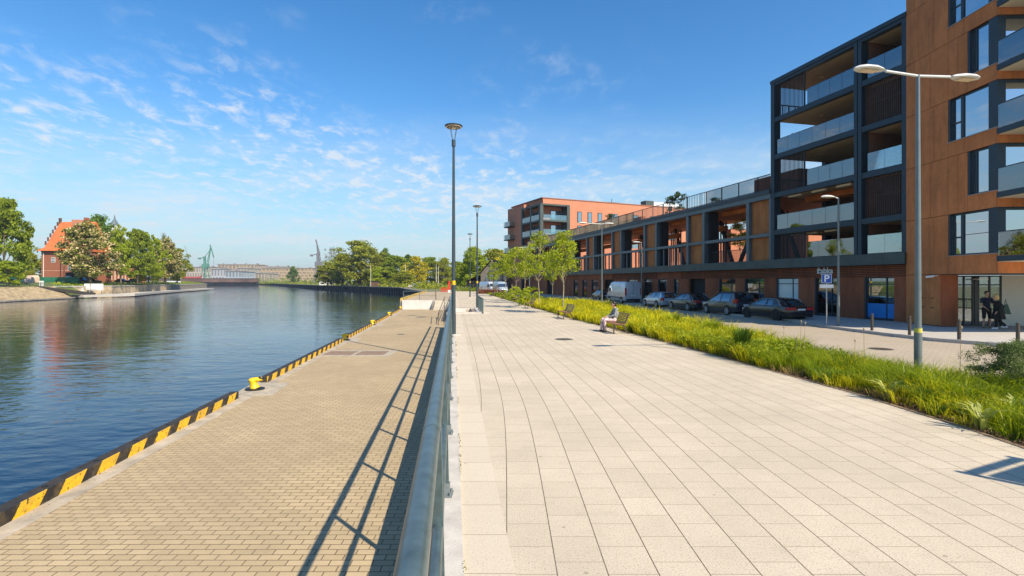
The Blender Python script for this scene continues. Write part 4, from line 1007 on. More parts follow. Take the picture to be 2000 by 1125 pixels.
# van
def van(x, Yr, rz, lb, pm, front=False):
    o = thing('parked_van', lb, 'van', (x,Yr,RZ), rz)
    w_ = .98; wb = 3.6
    prof = [(-1.05,.35,2.3),(-1.0,.32,2.42),(-.6,.32,2.46),(2.6,.32,2.47),(3.3,.32,2.40),(3.75,.32,2.05),(4.15,.34,1.48),(4.35,.36,1.28),(4.75,.42,1.05),(4.85,.5,.85)]
    rings = []
    for y, zb, zt in prof:
        k = 1 if y < 3.5 else (.97 if y < 4.4 else .9)
        half = [(w_*.95*k,zb),(w_*k,zb+.1),(w_*k,min(1.25,zt*.8)),(w_*.94*k,zt-.16),(w_*.84*k,zt-.03),(w_*.5*k,zt)]
        rings.append([(a_,y,z) for a_, z in half]+[(-a_,y,z) for a_, z in half[::-1]])
    MB().loft(rings).build('body', pm, o, True)
    for s_ in (1,-1):
        q = MB(); xx_ = sorted((w_*.955*s_,w_*1.0*s_)); vs = [(s_*w_*1.004,2.75,1.32),(s_*w_*.99,4.05,1.34),(s_*w_*.955,3.55,1.98),(s_*w_*.95,2.8,2.02)]
        q.add(vs+[(v[0]-.03*s_,v[1],v[2]) for v in vs], [(0,1,2,3),(7,6,5,4),(0,4,5,1),(1,5,6,2),(2,6,7,3),(3,7,4,0)]); q.build('cab_window', win_d, o)
        q = MB(); q.box(*sorted((w_*1.0*s_,w_*1.018*s_)),-.6,4.3,.62,.72); q.build('side_trim', black, o)
        q = MB(); q.box(*sorted((w_*.80*s_,w_*.985*s_)),-1.08,-.98,.95,1.75); q.build('tail_light', MC['tail_red'], o)
        q = MB(); q.box(*sorted((w_*1.02*s_,w_*1.22*s_)),3.75,3.85,1.35,1.75); q.build('mirror', black, o)
        q = MB()
        for yy in (.55,2.65): q.bar((w_*1.004*s_,yy,.4),(w_*.955*s_,yy,2.25),.012,.014,(0,1,0))
        q.build('door_seam', black, o)
    q = MB(); vs = [(-.82,3.80,2.0),(.82,3.80,2.0),(.88,4.25,1.42),(-.88,4.25,1.42)]; q.add([(v[0],v[1]+.03,v[2]+.03) for v in vs], [(0,1,2,3)]); q.build('windscreen', win_d, o)
    MB().box(-.8,.8,-1.12,-1.0,.35,.55).build('rear_bumper', black, o); MB().box(-.01,.01,-1.065,-1.05,.55,2.25).build('rear_door_seam', black, o); MB().box(-.27,.27,-1.085,-1.06,.85,.96).build('number_plate', white, o)
    if front:
        MB().box(-.6,.6,4.84,4.9,.75,.92).build('grille', black, o)
        for s_ in (1,-1): MB().box(*sorted((.62*s_,.88*s_)),4.7,4.83,.8,1.0).build('headlight', mat('headlight', (.7,.7,.72), .15), o)
    for yy in (0,wb):
        for s_ in (1,-1):
            xo = w_*s_; MB().cyl((xo*.8,yy,.37),(xo*1.004,yy,.37),.43,n=24).build('wheel_arch', black, o)
            to = MB().cyl((xo*.82,yy,.34),(xo*1.012,yy,.34),.34,n=24).build('wheel', rubber, o, True)
            MB().cyl((xo*1.012,yy,.34),(xo*1.03,yy,.34),.19,.12,n=14).build('hub_cap', rim_s, to)
van(AX(57.2)+.08,57.2,CARRZ,'grey panel van parked with its rear doors towards the camera',paint('paint_vangrey',(.60,.60,.60),.4))
van(*P(973,104),math.pi+.25,'pale blue-white van facing the camera beyond the young trees',paint('paint_pale',(.45,.56,.62),.35),True)
van(*P(948,112),math.pi+.5,'white van partly hidden behind the pale blue one, in front of the old house',paint('paint_white',(.7,.7,.7),.35),True)
# =====================  ADDED SHADOW CASTER JUST OUTSIDE THE VIEW  =====================
ib = thing('shadow_caster_board', 'unseen board added beyond the right edge to cast the shadow at lower right', 'board', (8.15,4.1,0), R(25))
MB().box(-.55,.55,-.04,.04,1.6,2.75).build('panel', fascia_m, ib)
for x in (-.62,.62): MB().bar((x,0,0),(x,0,3.0),.07,.07).build('post', lampdark, ib)
MB().box(-.62,.62,-.02,.02,2.86,2.96).build('top_bar', lampdark, ib)
# =====================  VEGETATION  =====================
def leaf_arrays(C, size, rng, flat=.0, asp=.6):
    n = len(C); a = rng.normal(size=(n,3)); a /= np.linalg.norm(a,axis=1)[:,None]
    b = rng.normal(size=(n,3)); b -= a*(a*b).sum(1)[:,None]; b /= np.linalg.norm(b,axis=1)[:,None]
    s = size*(.6+.8*rng.random((n,1))); a = a*s; b = b*s*asp
    V = np.stack([C-a*.5, C+b*.5, C+a*.5, C-b*.5], 1).reshape(-1,3)
    return V, np.arange(n*4).reshape(-1,4)
bark = mat('bark', (.16,.12,.08), .9, nscale=6, namt=.3, bump=.5, bscale=12, stretch=(1,1,.25)); bark_l = mat('pale_bark', (.34,.28,.19), .85, nscale=8, namt=.2)
def env(kind, t):
    if kind == 'round': return math.sqrt(max(0, 1-(2*t-1)**2))**.8
    if kind == 'oval': return math.sqrt(max(0, 1-(2*t-1)**2))*.9+.05
    if kind == 'cone': return .95*(1-t)**.7+.08
    if kind == 'dome': return math.sqrt(max(0,1-max(0,(t-.25)/.75)**2))*(.75+.25*min(1,t/.25))
    if kind == 'young': return .28+.72*math.sqrt(max(0,1-((t-.38)/.65)**2))*(1 if t < .6 else (1-(t-.6)*.9))
def tree(name, lb, cat, h, wd, cb, K, n, leaf, lm, seed, shape='dome', rc=.11, bk=None, trunk=.022, limbs=True, group=None, asp=.7, depth=None):
    rng = np.random.default_rng(seed); rr = random.Random(seed); bk = bk or bark
    o = thing(name, lb, cat, (0,0,0), 0, group); C = []; lim = []
    lob = [(rr.uniform(0,6.28), rr.uniform(.08,.26), rr.choice((2,3,4))) for _ in range(3)]
    for k in range(K):
        t = rr.random()**.85; th = rr.uniform(0,6.283); rad = env(shape, t)*wd/2
        rad *= 1+sum(a*math.sin(m*th+p+4*t) for p, a, m in lob)
        q = rr.random()**.36; p = np.array([rad*q*math.cos(th), rad*q*math.sin(th), cb+(h-cb)*t*(.93+.07*math.cos(3*th))])
        m = int(n/K*rr.uniform(.4,1.7)); s = rc*h*rr.uniform(.5,1.3)
        pts = rng.normal(size=(m,3)); pts /= np.linalg.norm(pts,axis=1)[:,None]; pts *= (rng.random((m,1))**.5)*s; pts[:,2] *= .62
        C.append(p+pts); lim.append(tuple(p))
    C = np.concatenate(C); C = C[C[:,2] > cb*.75]
    V, F = leaf_arrays(C, leaf, rng, asp=asp); npmesh('crown', V, F, lm, o)
    b = MB(); z1 = cb+(h-cb)*.75; jig = [(rr.uniform(-.02,.02)*h, rr.uniform(-.02,.02)*h) for _ in range(6)]
    tp = [(jig[i][0]*(i > 1), jig[i][1]*(i > 1), z1*i/5) for i in range(6)]
    b.tube(tp, [trunk*h*(1.25 if i == 0 else 1-.17*i) for i in range(6)], 9)
    if limbs:
        for p in rr.sample(lim, min(len(lim), 22)):
            zz_ = min(max(cb*.8, p[2]-abs(math.hypot(p[0],p[1]))*1.0-.05*h), z1*.9); i = min(4, int(zz_/z1*5)); f_ = zz_/z1*5-i
            a_ = [lerp(tp[i][j], tp[i+1][j], f_) for j in range(3)]
            mid = [(a_[j]+p[j])/2+rr.uniform(-.02,.02)*h for j in range(3)]
            b.tube([a_, mid, p], [trunk*h*.42, trunk*h*.26, trunk*h*.08], 5)
    b.build('trunk', bk, o, True)
    return o
LG = leafmat('leaf_green', (.20,.28,.02), (.42,.47,.04)); LY = leafmat('leaf_yellow', (.52,.45,.02), (.80,.66,.05)); LD = leafmat('leaf_dark', (.10,.20,.02), (.24,.34,.035))
LB = leafmat('leaf_bright', (.30,.40,.02), (.54,.58,.045)); LO = leafmat('leaf_olive', (.27,.31,.03), (.50,.48,.05)); LC = leafmat('leaf_chestnut', (.14,.20,.025), (.28,.30,.04), (.85,.66,.36), .42)
LM = leafmat('leaf_maple', (.36,.44,.02), (.60,.62,.06), trans=.5); LS = leafmat('leaf_sparse', (.17,.17,.06), (.26,.25,.09)); LP = leafmat('needle', (.05,.10,.05), (.10,.16,.08))
PT = {}
def proto(key, *a, **k):
    PT[key] = tree(*a, **k); PT[key]['_p'] = 0; return PT[key]
used = {}
def plant(key, px, Y, ytop, wpx, lb, gz=None, rot=0, group=None, cat=None, base=(10, 7.0)):
    if group and 'far quay' in group: wpx *= 1.14
    h, w_ = base; x, y = P(px, Y); g = 1.9 if gz is None else gz
    ht = H-(ytop-550)/1000*Y-g; ww = wpx/1000*Y*(.95 if base[0] == 10 else .93); s = (ww/w_, ww/w_, ht/h)
    if key not in used: o = PT[key]; used[key] = 1; o.location = (x,y,g); o.rotation_euler = (0,0,rot); o.scale = s; o['label'] = lb
    else: o = dup(PT[key], (x,y,g), rot, lb, s)
    if group: o['group'] = group
    if cat: o['category'] = cat
    return o
for key, nm, K, n, lf_, lm, sh, rc, cb_, seed in (
    ('dense','broadleaf_tree',120,13500,.36,LG,'dome',.10,1.3,1), ('dark','broadleaf_tree',110,12000,.36,LD,'dome',.10,1.2,2), ('chest','chestnut_tree',130,14000,.34,LC,'round',.095,1.2,3),
    ('bright','broadleaf_tree',110,12500,.34,LB,'dome',.10,1.0,4), ('yellow','broadleaf_tree',110,12000,.33,LY,'round',.11,1.0,5), ('olive','willow_tree',130,14500,.31,LO,'dome',.10,.8,6),
    ('sparse','bare_tree',80,3000,.2,LS,'round',.10,2.0,7), ('loose','broadleaf_tree',70,7500,.36,LB,'oval',.09,1.5,8)):
    proto(key, nm, 'tree', 'tree', 10, 7.0, cb_, K, n, lf_, lm, seed, sh, rc, trunk=.02)
# left bank
G1 = 'trees on the left bank'
plant('dense', 6, 138, 384, 88, 'large tree at the left edge of the picture, taller than the house', 1.2, 0, G1)
plant('olive', 50, 175, 470, 40, 'yellowish smaller tree between the large left tree and the brick house', 1.9, 1, G1)
plant('bright', 14, 128, 510, 50, 'low bright green tree at the foot of the large left tree', 1.0, 2, G1)
plant('dark', 192, 205, 424, 74, 'dark green tree rising behind the blossoming chestnut', 2.0, 0, G1)
plant('chest', 176, 158, 439, 98, 'chestnut tree covered in cream blossom in front of the brick house', 1.7, 0, G1)
plant('dark', 137, 172, 472, 40, 'dark small tree against the orange roof, left of the chestnut', 1.9, 2, G1)
plant('loose', 236, 170, 441, 42, 'slender upright light green tree right of the chestnut', 1.8, 0, G1)
plant('dense', 268, 178, 446, 56, 'widest upright green tree in the middle of the left bank', 1.8, 2, G1)
plant('loose', 298, 196, 460, 40, 'slender tree with small gaps, right of the middle tree', 1.8, 1.3, G1)
plant('chest', 322, 215, 468, 58, 'olive coloured tree with pale flowers near the end of the left bank', 1.8, 1.7, G1)
plant('olive', 346, 225, 486, 42, 'last rounded tree at the tip of the left bank', 1.7, .4, G1)
plant('sparse', 324, 230, 456, 36, 'almost bare crown showing above the trees at the end of the left bank', 1.8, .4, G1)
plant('dark', 100, 205, 500, 70, 'dark tree mostly hidden behind the brick house', 2.0, 3, G1)
plant('bright', 290, 190, 505, 50, 'low bright green tree beneath the taller ones above the parked cars', 1.8, 4, G1)
# far bank in the centre
G2 = 'trees behind the far quay'
cent = [('dark',572,560,521,17,'small lone dark tree on the far quay left of the crane'),('sparse',648,300,483,32,'almost bare tree with grey twigs, right of the dark crane'),('olive',640,290,512,40,'low olive bush below the almost bare tree'),
 ('olive',704,265,471,84,'tallest olive coloured willow in the middle of the far bank'),('olive',668,280,495,40,'left shoulder of olive foliage beside the tallest willow'),('olive',744,262,494,46,'olive tree at the right flank of the tallest willow'),
 ('dark',752,330,487,24,'thin dark tree showing above the gap right of the willow'),('dense',772,255,498,50,'dense mid green tree between the willow and the yellow tree'),('bright',742,248,522,36,'low bright green tree on the quay right of the willow'),
 ('yellow',813,240,502,42,'golden yellow tree in the middle of the far bank'),('dark',797,300,499,34,'dark tree behind the left side of the golden one'),('dense',840,255,501,42,'green tree right of the golden yellow one'),
 ('olive',866,250,504,40,'olive tree just left of the tall lamp pole'),('dense',893,260,510,40,'green tree directly behind the tall lamp pole'),('olive',790,225,530,40,'low olive tree at the foot of the dense green one'),
 ('bright',925,165,484,54,'large bright green tree behind the second promenade lamp'),('bright',908,175,512,34,'bright green bush at the foot of the large bright tree'),('olive',962,190,487,66,'hazy olive trees above the roof of the old house'),('yellow',990,180,491,46,'yellowish tree left of the brick apartments'),
 ('dark',1002,150,512,30,'dark tree low beside the brick apartments'),('dark',985,170,510,40,'dark tree behind the pale blue van')]
for i, (k, px, Y, yt, wp, lb) in enumerate(cent): plant(k, px, Y, yt, wp, lb, -.04, i*1.1, G2)
# young maples
PT['m0'] = tree('young_maple', 'x', 'tree', 5.6, 2.1, 2.55, 52, 3600, .125, LM, 31, 'young', .085, bark_l, .0095, True, 'young trees in the bed'); PT['m0'].name = 'young_maple'
PT['m1'] = tree('young_maple', 'x', 'tree', 5.6, 2.1, 2.45, 46, 3200, .125, LM, 32, 'young', .09, bark_l, .0095, True, 'young trees in the bed')
def maple(key, px, Y, yt, wp, lb, rot): plant(key, px, Y, yt, wp, lb, -.02, rot, 'young trees in the bed', base=(5.6,2.1))
maple('m0', 1100, 36.5, 455, 62, 'nearest young maple with bright yellow-green leaves and a thin pale trunk', 0)
maple('m1', 1053.5, 44, 452, 50, 'young maple second in the row, its tip level with the brick balconies', .5)
maple('m0', 1025, 54, 484, 36, 'third young maple in the row', 2.0)
maple('m1', 1007, 61, 482, 40, 'fourth young maple in the row', 3.0)
maple('m0', 988, 80, 498, 38, 'fifth young maple, in front of the pale blue van', 4.0)
maple('m1', 965, 98, 512, 26, 'farthest young maple, in front of the old house', 1.0)
maple('m1', 1079, 50, 486, 26, 'young maple standing between and behind the two nearest ones', 5.0)
for px, Y in ((971,90),(1000,76)):
    MB_ = thing('stake', 'pale thin wooden stake standing in the bed %s' % ('in front of the pale blue van' if px < 980 else 'beside the fourth young maple'), 'stake', (*P(px,Y),0)); MB().cyl((0,0,0),(0,0,1.9),.05,n=6).build('pole', bark_l, MB_)
# roof pines and terrace bushes
PT['pine'] = tree('roof_pine', 'x', 'tree', 3, 1.5, .4, 14, 900, .16, LP, 41, 'oval', .13, bark, .018, True, 'small trees on the roof terrace')
def roofp(px, yt, dy, w_, lb, rot):
    x = fx(px, dy); p = FW(x, dy); z = H-(yt-550)/1000*p[1]; h_ = z-9.3; k = 'pine'
    s = (w_/1.5, w_/1.5, h_/3)
    if k not in used: used[k] = 1; o = PT[k]; o.location = (*p,9.3); o.scale = s; o['label'] = lb
    else: dup(PT[k], (*p,9.3), rot, lb, s)
roofp(1307, 382, 3.0, 1.5, 'left of the two small pines on the roof terrace', 0); roofp(1327, 374, 3.5, 1.6, 'right of the two small pines on the roof terrace', 2)
roofp(1190, 417, 2.5, 1.6, 'small tree on the roof terrace in front of the brick apartments', 1); roofp(1400, 386, 2.5, 1.4, 'low bush behind the slatted roof guard', 3)
ct = PT['m1']; o = dup(ct, (*FW(fx(1447, 7), 7),3.93), 1, 'yellow-green small tree growing inside the open gallery', (1.2,1.2,.85)); o['group'] = 'small trees on the roof terrace'
# ---- the planted bed
rng = np.random.default_rng(5)
def blades(n_t, y0, y1, per, hr, wid, spread, lean, keep=lambda x, y: True, inset=(.12,.1)):
    Vs = []; nb = 0
    bx, by, bh, bw, br = [], [], [], [], []
    for _ in range(n_t):
        y = y0+(y1-y0)*rng.random(); a_ = ip(BN,y)+inset[0]; b_ = ip(BF,y)-inset[1]; x = a_+(b_-a_)*rng.random()
        if not keep(x,y): continue
        m = int(per*rng.uniform(.5,1.5)); hh = rng.uniform(*hr)*(.62+.42*(1+math.sin(1.9*x+1.1*y)*math.sin(1.3*y-2.3*x+1)))
        th = rng.random(m)*6.283; r = spread*np.sqrt(rng.random(m)); cx_ = x+r*np.cos(th); cy_ = y+r*np.sin(th); h_ = hh*rng.uniform(.55,1.1,m)
        th2 = th+rng.normal(0,.6,m); l = lean*rng.uniform(.2,1.3,m)*h_; dx = np.cos(th2)*l; dy = np.sin(th2)*l
        wv = wid*rng.uniform(.6,1.4,m)*max(1.0, y/14); sx = -np.sin(th2+rng.normal(0,.8,m))*wv/2; sy = np.cos(th2+rng.normal(0,.8,m))*wv/2; z0 = np.full(m,-.03)
        p = np.stack([np.stack([cx_-sx,cy_-sy,z0],1), np.stack([cx_+sx,cy_+sy,z0],1),
                      np.stack([cx_+dx*.35+sx,cy_+dy*.35+sy,h_*.6],1), np.stack([cx_+dx*.35-sx,cy_+dy*.35-sy,h_*.6],1),
                      np.stack([cx_+dx+sx*.15,cy_+dy+sy*.15,h_*(1-.25*lean)],1), np.stack([cx_+dx-sx*.15,cy_+dy-sy*.15,h_*(1-.25*lean)],1)], 1)
        Vs.append(p.reshape(-1,3)); nb += m
    V = np.concatenate(Vs); i = np.arange(nb)[:,None]*6
    F = np.concatenate([i+np.array([[0,1,2,3]]), i+np.array([[3,2,4,5]])], 0); return V, F
GR = leafmat('grass_green', (.24,.33,.012), (.46,.50,.03), trans=.5); GY = leafmat('grass_yellow', (.58,.53,.012), (.88,.76,.03), trans=.5); GD = leafmat('grass_dark', (.08,.16,.02), (.18,.27,.035), trans=.4); GS = leafmat('grass_straw', (.42,.30,.09), (.55,.42,.16), trans=.3)
def addstuff(V, F, nm, m, lb, cat): return tag(npmesh(nm, V, F, m), lb, cat, kind='stuff')
addstuff(*blades(2300, 2.5, 19, 36, (.20,.66), .010, .11, .85, keep=lambda x, y: math.sin(x*3.1+y*1.3)+math.sin(y*2.7-x*2) > -.9 and x > ip(BN,y)+.30+.18*math.sin(y*3.1)), 'grass', GR, 'fresh green ornamental grass filling the near part of the bed', 'grass')
addstuff(*blades(1300, 2.5, 20, 28, (.18,.56), .010, .15, .95, keep=lambda x, y: math.sin(x*2.3-y*1.9)+math.sin(y*1.3+x) > -.3), 'yellow_grass', GY, 'yellow-green tufts mixed through the near grass', 'grass')
addstuff(*blades(900, 2.5, 30, 26, (.08,.26), .011, .18, 1.2), 'dry_grass', GS, 'dry straw coloured blades lying along the edge of the bed', 'grass')
addstuff(*blades(260, 2.5, 24, 60, (.35,.62), .010, .10, .8), 'dark_tufts', GD, 'darker green tufts scattered through the near bed', 'grass')
addstuff(*blades(2900, 16, 52, 22, (.25,.72), .013, .2, .7), 'tall_perennials', GY, 'yellow-green leafy perennials filling the bed behind the benches', 'ground cover')
addstuff(*blades(1000, 16, 60, 22, (.22,.55), .013, .2, .7), 'green_perennials', GR, 'green clumps among the yellow perennials', 'ground cover')
addstuff(*blades(900, 50, 122, 16, (.2,.5), .011, .35, .7), 'far_perennials', GR, 'low green planting in the far part of the bed', 'ground cover')
# broad small leaves in the middle bed
C = []
for _ in range(1300):
    y = rng.uniform(14,50); x = rng.uniform(ip(BN,y)+.15, ip(BF,y)-.15); m = 30; q = rng.normal(size=(m,3))*np.array([.16,.16,.09]); q[:,2] = np.abs(q[:,2])+rng.uniform(.05,.40); C.append(q+np.array([x,y,0]))
V, F = leaf_arrays(np.concatenate(C), .085, rng, asp=.5); addstuff(V, F, 'leafy_cover', LM, 'small yellow-green leaves spread between the perennial clumps', 'ground cover')
# litter along the kerb
C = []
for _ in range(2600):
    y = rng.uniform(3,30); x = ip(BN,y)+abs(rng.normal(0,.16))-.01; C.append((x,y,.02+rng.random()*.03))
V, F = leaf_arrays(np.array(C), .05, rng, asp=.5); addstuff(V, F, 'leaf_litter', mat('litter', (.17,.09,.045), .9), 'brown leaf litter along the bed kerb', 'litter')
# weeds in the joints
C = []
for _ in range(700):
    y = rng.uniform(3.5,20); x = RT(.085,y)[0]+rng.normal(0,.008)
    if math.sin(y*2.1)+math.sin(y*5.3) > .2: C.append((x,y,.03+rng.random()*.03))
for _ in range(900):
    y = rng.uniform(6,40); x = RT(-6.2+abs(rng.normal(0,.05)),y)[0]
    if math.sin(y*1.7)+math.sin(y*4.3+1) > .7: C.append((x,y,QZ+.02+rng.random()*.05))
V, F = leaf_arrays(np.array(C), .028, rng, asp=.3); addstuff(V, F, 'weeds', leafmat('weed', (.22,.17,.03), (.16,.2,.03)), 'small weeds growing in the paving joints', 'weeds')
# individual plants
def tuft(name, lb, x, y, h, n, m, wid=.016, sp=.22, lean=.45, cat='ornamental grass', group=None):
    o = thing(name, lb, cat, (x,y,0), 0, group); th = rng.random(n)*6.283; r = sp*.6*rng.random(n); hh = h*rng.uniform(.6,1.05,n); l = lean*rng.uniform(.3,1.2,n)*hh
    cx_ = r*np.cos(th); cy_ = r*np.sin(th); dx = np.cos(th)*l; dy = np.sin(th)*l; sx = -np.sin(th)*wid/2; sy = np.cos(th)*wid/2; z = np.zeros(n); Vl = []
    lv_ = [(0,0,1.0),(.12,.45,1.0),(.45,.85,.8),(1.0,.92,.1)]
    V = np.stack([np.stack([cx_+dx*a+s*sx*w_, cy_+dy*a+s*sy*w_, hh*b], 1) for a, b, w_ in lv_ for s in (-1,1)], 1).reshape(-1,3); i = np.arange(n)[:,None]*8
    F = np.concatenate([i+np.array([[2*k,2*k+1,2*k+3,2*k+2]]) for k in range(3)], 0); npmesh('leaf_blades', V, F, m, o); return o
tuft('fountain_grass', 'tall dark green tuft of grass on its own at the kerb', *P(1450,15.4), .98, 420, GD, .02, .3, .35)
tuft('fountain_grass', 'rounded bright green tuft near the middle of the bed, above the yellow plants', *P(1315,24), .85, 420, GR, .02, .5, .5)
tuft('fountain_grass', 'rounded yellow-green tuft at the street edge of the bed', *P(1395,20.5), .8, 420, GR, .02, .5, .5)
for px, Y, lb in ((1735,9.9,'pale broad leaved plant in the near grass, left of the tall lamp'),(1880,9.6,'pale broad leaved plant in the near grass, right of the tall lamp'),(1918,7.9,'pale broad leaved plant low at the right, near the kerb'),(1985,8.4,'bright broad leaved plant at the right edge of the picture')):
    tuft('leafy_plant', lb, *P(px,Y), .42, 26, leafmat('pale_leaf', (.45,.48,.12), (.62,.62,.22)) if 'pale_leaf' not in MC else MC['pale_leaf'], .055, .12, .9, 'plant', 'pale leafy plants in the near grass')
stk = mat('dry_stalk', (.38,.27,.15), .8)
for px, Y, h_, lb in ((1531,14.6,1.0,'thin dry stalk, first from the left of those rising from the near grass'),(1564,14.4,1.18,'tall dry stalk of a close pair rising from the grass, the left one'),(1572,14.2,1.15,'tall dry stalk of a close pair rising from the grass, the right one'),(1670,12.6,.85,'short dry stalk with a dark tip left of the tall lamp'),(1688,12.4,1.15,'bare upright dry stalk left of the tall lamp'),(1876,10.6,1.35,'bent dry stalk in front of the third bollard'),(1556,14.5,.7,'short dry stalk beside the pair')):
    o = thing('dry_stalk', lb, 'stalk', (*P(px,Y),0), rng.random()*6, 'dry stalks in the near grass')
    MB().tube([(0,0,0),(.01,0,h_*.5),(-.01,.01,h_)], [.008,.006,.004], 5).build('stem', stk, o); MB().sphere((-.01,.01,h_), .02, 6, 5, (1,1,1.8)).build('seed_head', stk, o)
PT['shrub'] = tree('shrub', 'feathery olive shrub at the right edge of the picture, taller than the grass', 'shrub', 1.25, 1.35, .02, 150, 26000, .05, leafmat('shrub_leaf', (.10,.15,.05), (.30,.35,.14)), 51, 'dome', .17, bark, .012, True, None, asp=.3)
PT['shrub'].location = (*P(1985,10.1),0); PT['shrub'].scale = (.9,.9,.92)
PT['shrub2'] = tree('round_shrub', 'round yellow-green shrub at the back of the benches under the young trees', 'shrub', 1.6, 3.0, .1, 50, 4200, .09, LM, 52, 'dome', .14, bark, .012, False, 'round shrubs in the bed')
PT['shrub2'].location = (*P(1036,49),0); PT['shrub2'].scale = (1.0,1.0,1.15)
dup(PT['shrub2'], (*P(1008,60),0), 2, 'smaller round shrub behind the fourth bench', (1,1,1.1))
for px, Y, wpx, lb in ((958,95,40,'low reddish brown hedge in front of the two vans'),(925,120,50,'low green hedge left of the old house')):
    C = rng.normal(size=(2600,3))*np.array([wpx/1000*Y*.5,.6,.4]); C[:,2] = np.abs(C[:,2])+.1; C = C[np.abs(C[:,0]) < wpx/1000*Y*.7]
    V, F = leaf_arrays(C, .2, rng); o = npmesh('hedge', V, F, leafmat('hedge_red', (.22,.07,.04), (.35,.12,.06)) if 'reddish' in lb else LG); o.location = (*P(px,Y),0); tag(o, lb, 'hedge')
# low scrub along the top of the far quay
C = []
for p, q in zip(W1[1:5], W1[2:6]):
    for _ in range(900):
        t = rng.random(); C.append((lerp(p[0],q[0],t)+abs(rng.normal(0,6))+3, lerp(p[1],q[1],t)+rng.normal(0,2)+4, abs(rng.normal(0,.9))))
V, F = leaf_arrays(np.array(C), .8, rng); addstuff(V, F, 'quay_scrub', LO, 'scrubby low growth along the top of the far quay', 'scrub')
C = []
for _ in range(3500):
    t = rng.random(); k = rng.integers(4,9); d = rng.uniform(2.5,30); p, q = shore[k], shore[k+1]; C.append((lerp(p[0],q[0],t)-.72*d, lerp(p[1],q[1],t)+.69*d, .95+(d-2.5)*.042+abs(rng.normal(0,.22))))
V, F = leaf_arrays(np.array(C), .5, rng); addstuff(V, F, 'bank_grass', LB, 'bright grass on the left bank behind its railing', 'grass')
# =====================  LEFT BANK  =====================
HB = (-153.5, 167.0)
hs_ = thing('brick_house', 'old red brick house with a steep orange tiled roof on the left bank', 'house', (*HB,1.9), R(-2))
MB().box(0,12.5,0,13,0,10.7).build('wall', brick_r, hs_)
# bell-cast roof
prof = [(-1.0,10.4),(0.6,11.6),(2.0,13.6),(4.4,17.4),(6.5,20.6)]
V = []; 
r_ = MB(); n = len(prof)
full = prof+[(13-y,z) for y, z in prof[::-1][1:]]
def xl(z): return -1.0 if z < 11 else (0.2 if z < 12 else .3)
rings = [[(-.9 if i in (0,len(full)-1) else .35,y,z) for i,(y,z) in enumerate(full)], [(12.9,y,z) for y,z in full]]
r_.loft(rings, closed=False, caps=False); r_.add([p for p in rings[0]], [tuple(range(len(full)))]); r_.add([p for p in rings[1]], [tuple(range(len(full)))])
tile = brickmat('orange_tile', (.66,.175,.05), (.54,.13,.035), (.38,.10,.035), bw=.35, bh=.35)
ro = r_.build('roof', tile, hs_)
MB().box(7.0,9.6,3.4,5.2,12,21.0).build('chimney', brick_o, ro); MB().box(9.0,10,5.8,7,19,22).build('chimney', brick_r, ro)
q = MB()
for k in range(7): q.box(.1,.4,1.0+k*.85,1.4+k*.85,12.4+k*1.35,13.7+k*1.35)
q.box(.0,.6,6.1,6.7,19.5,21.9); q.build('stepped_gable', mat('gable_dark', (.12,.07,.05), .8), ro)
for x, y, z in ((4.6,1.35,12.7),(6.9,1.35,12.7),(8.3,3.15,15.4)):
    MB().bar((x,y-.25,z-.1),(x+1.0,y-.25,z-.1),.75,1.1,(0,-.8,1)).build('skylight', win_d, ro)
MB().box(-.1,12.6,-.08,0,10.0,10.5).build('eaves', mat('eaves', (.14,.06,.04), .7), hs_)
for x, z, w_ in ((3.4,6.6,1.3),(9.0,4.0,2.2)):
    o = MB().box(x,x+w_,-.10,-.02,z,z+1.7).build('window', white, hs_); 
    k = 2 if w_ < 2 else 3; d = (w_-.1)/k
    q = MB()
    for j in range(k):
        for zz_ in (z+.12,z+.95): q.box(x+.12+j*d,x+j*d+d-.02,-.13,-.101,zz_,zz_+.65)
    q.build('pane', win_d, o)
MB().cyl((.9,-.2,0),(.9,-.2,10),.09,n=6).build('downpipe', white, hs_); MB().cyl((6.6,-.2,0),(6.6,-.2,10.2),.10,n=6).build('downpipe', black, hs_)
MB().box(-.03,12.53,-.05,.0,3.9,4.05).build('string_course', mat('string', (.62,.35,.22), .8), hs_)
MB().box(9.2,14,-1.2,-.1,0,3.4).build('porch', darkint, hs_)
h2 = thing('brick_house', 'low brick building with pale pilasters seen in the gap between the trees', 'house', (*P(214,205),1.9), 0)
MB().box(0,9,0,8,0,6.5).build('wall', brick_r, h2); q = MB()
for k in range(6): q.box(.6+k*1.4,1.1+k*1.4,-.2,-.01,1,4.6)
q.build('pilaster', mat('pilaster', (.60,.42,.32), .8), h2)
MB().add([(-.5,-.5,6.5),(9.5,-.5,6.5),(9.5,8.5,6.5),(-.5,8.5,6.5),(1,4,10),(8,4,10)], [(0,1,5,4),(1,2,5),(2,3,4,5),(3,0,4)]).build('roof', mat('roof_brown', (.22,.10,.06), .8), h2)
t_ = thing('spire', 'pale slender spire just showing above the trees right of the dark tree', 'spire', (*P(224,300),1.9))
MB().box(-2,2,-2,2,0,33).build('tower', concrete_w, t_); MB().lathe([(2.4,33),(1.6,35),(.5,37),(0,40)], n=8).build('cap', lampgrey, t_)
def bankrail(pts, lb, h=1.15, dz=0.9):
    o = thing('bank_railing', lb, 'railing', (0,0,0), 0, 'railings on the left bank'); m = MB(); g = mat('bank_rail', (.07,.075,.07), .6)
    for k in (.35,.75,1.0): m.tube([(*p,dz+h*k) for p in pts], .035, 5)
    m.build('rail', g, o)
    for p, q_ in zip(pts[:-1], pts[1:]):
        d = Vector((q_[0]-p[0],q_[1]-p[1],0)); n_ = max(1,int(d.length/3.2))
        for k in range(n_):
            a_ = Vector((*p,dz))+d*(k/n_); MB().bar(a_, a_+Vector((0,0,h+.1)), .10, .10).build('post', g, o)
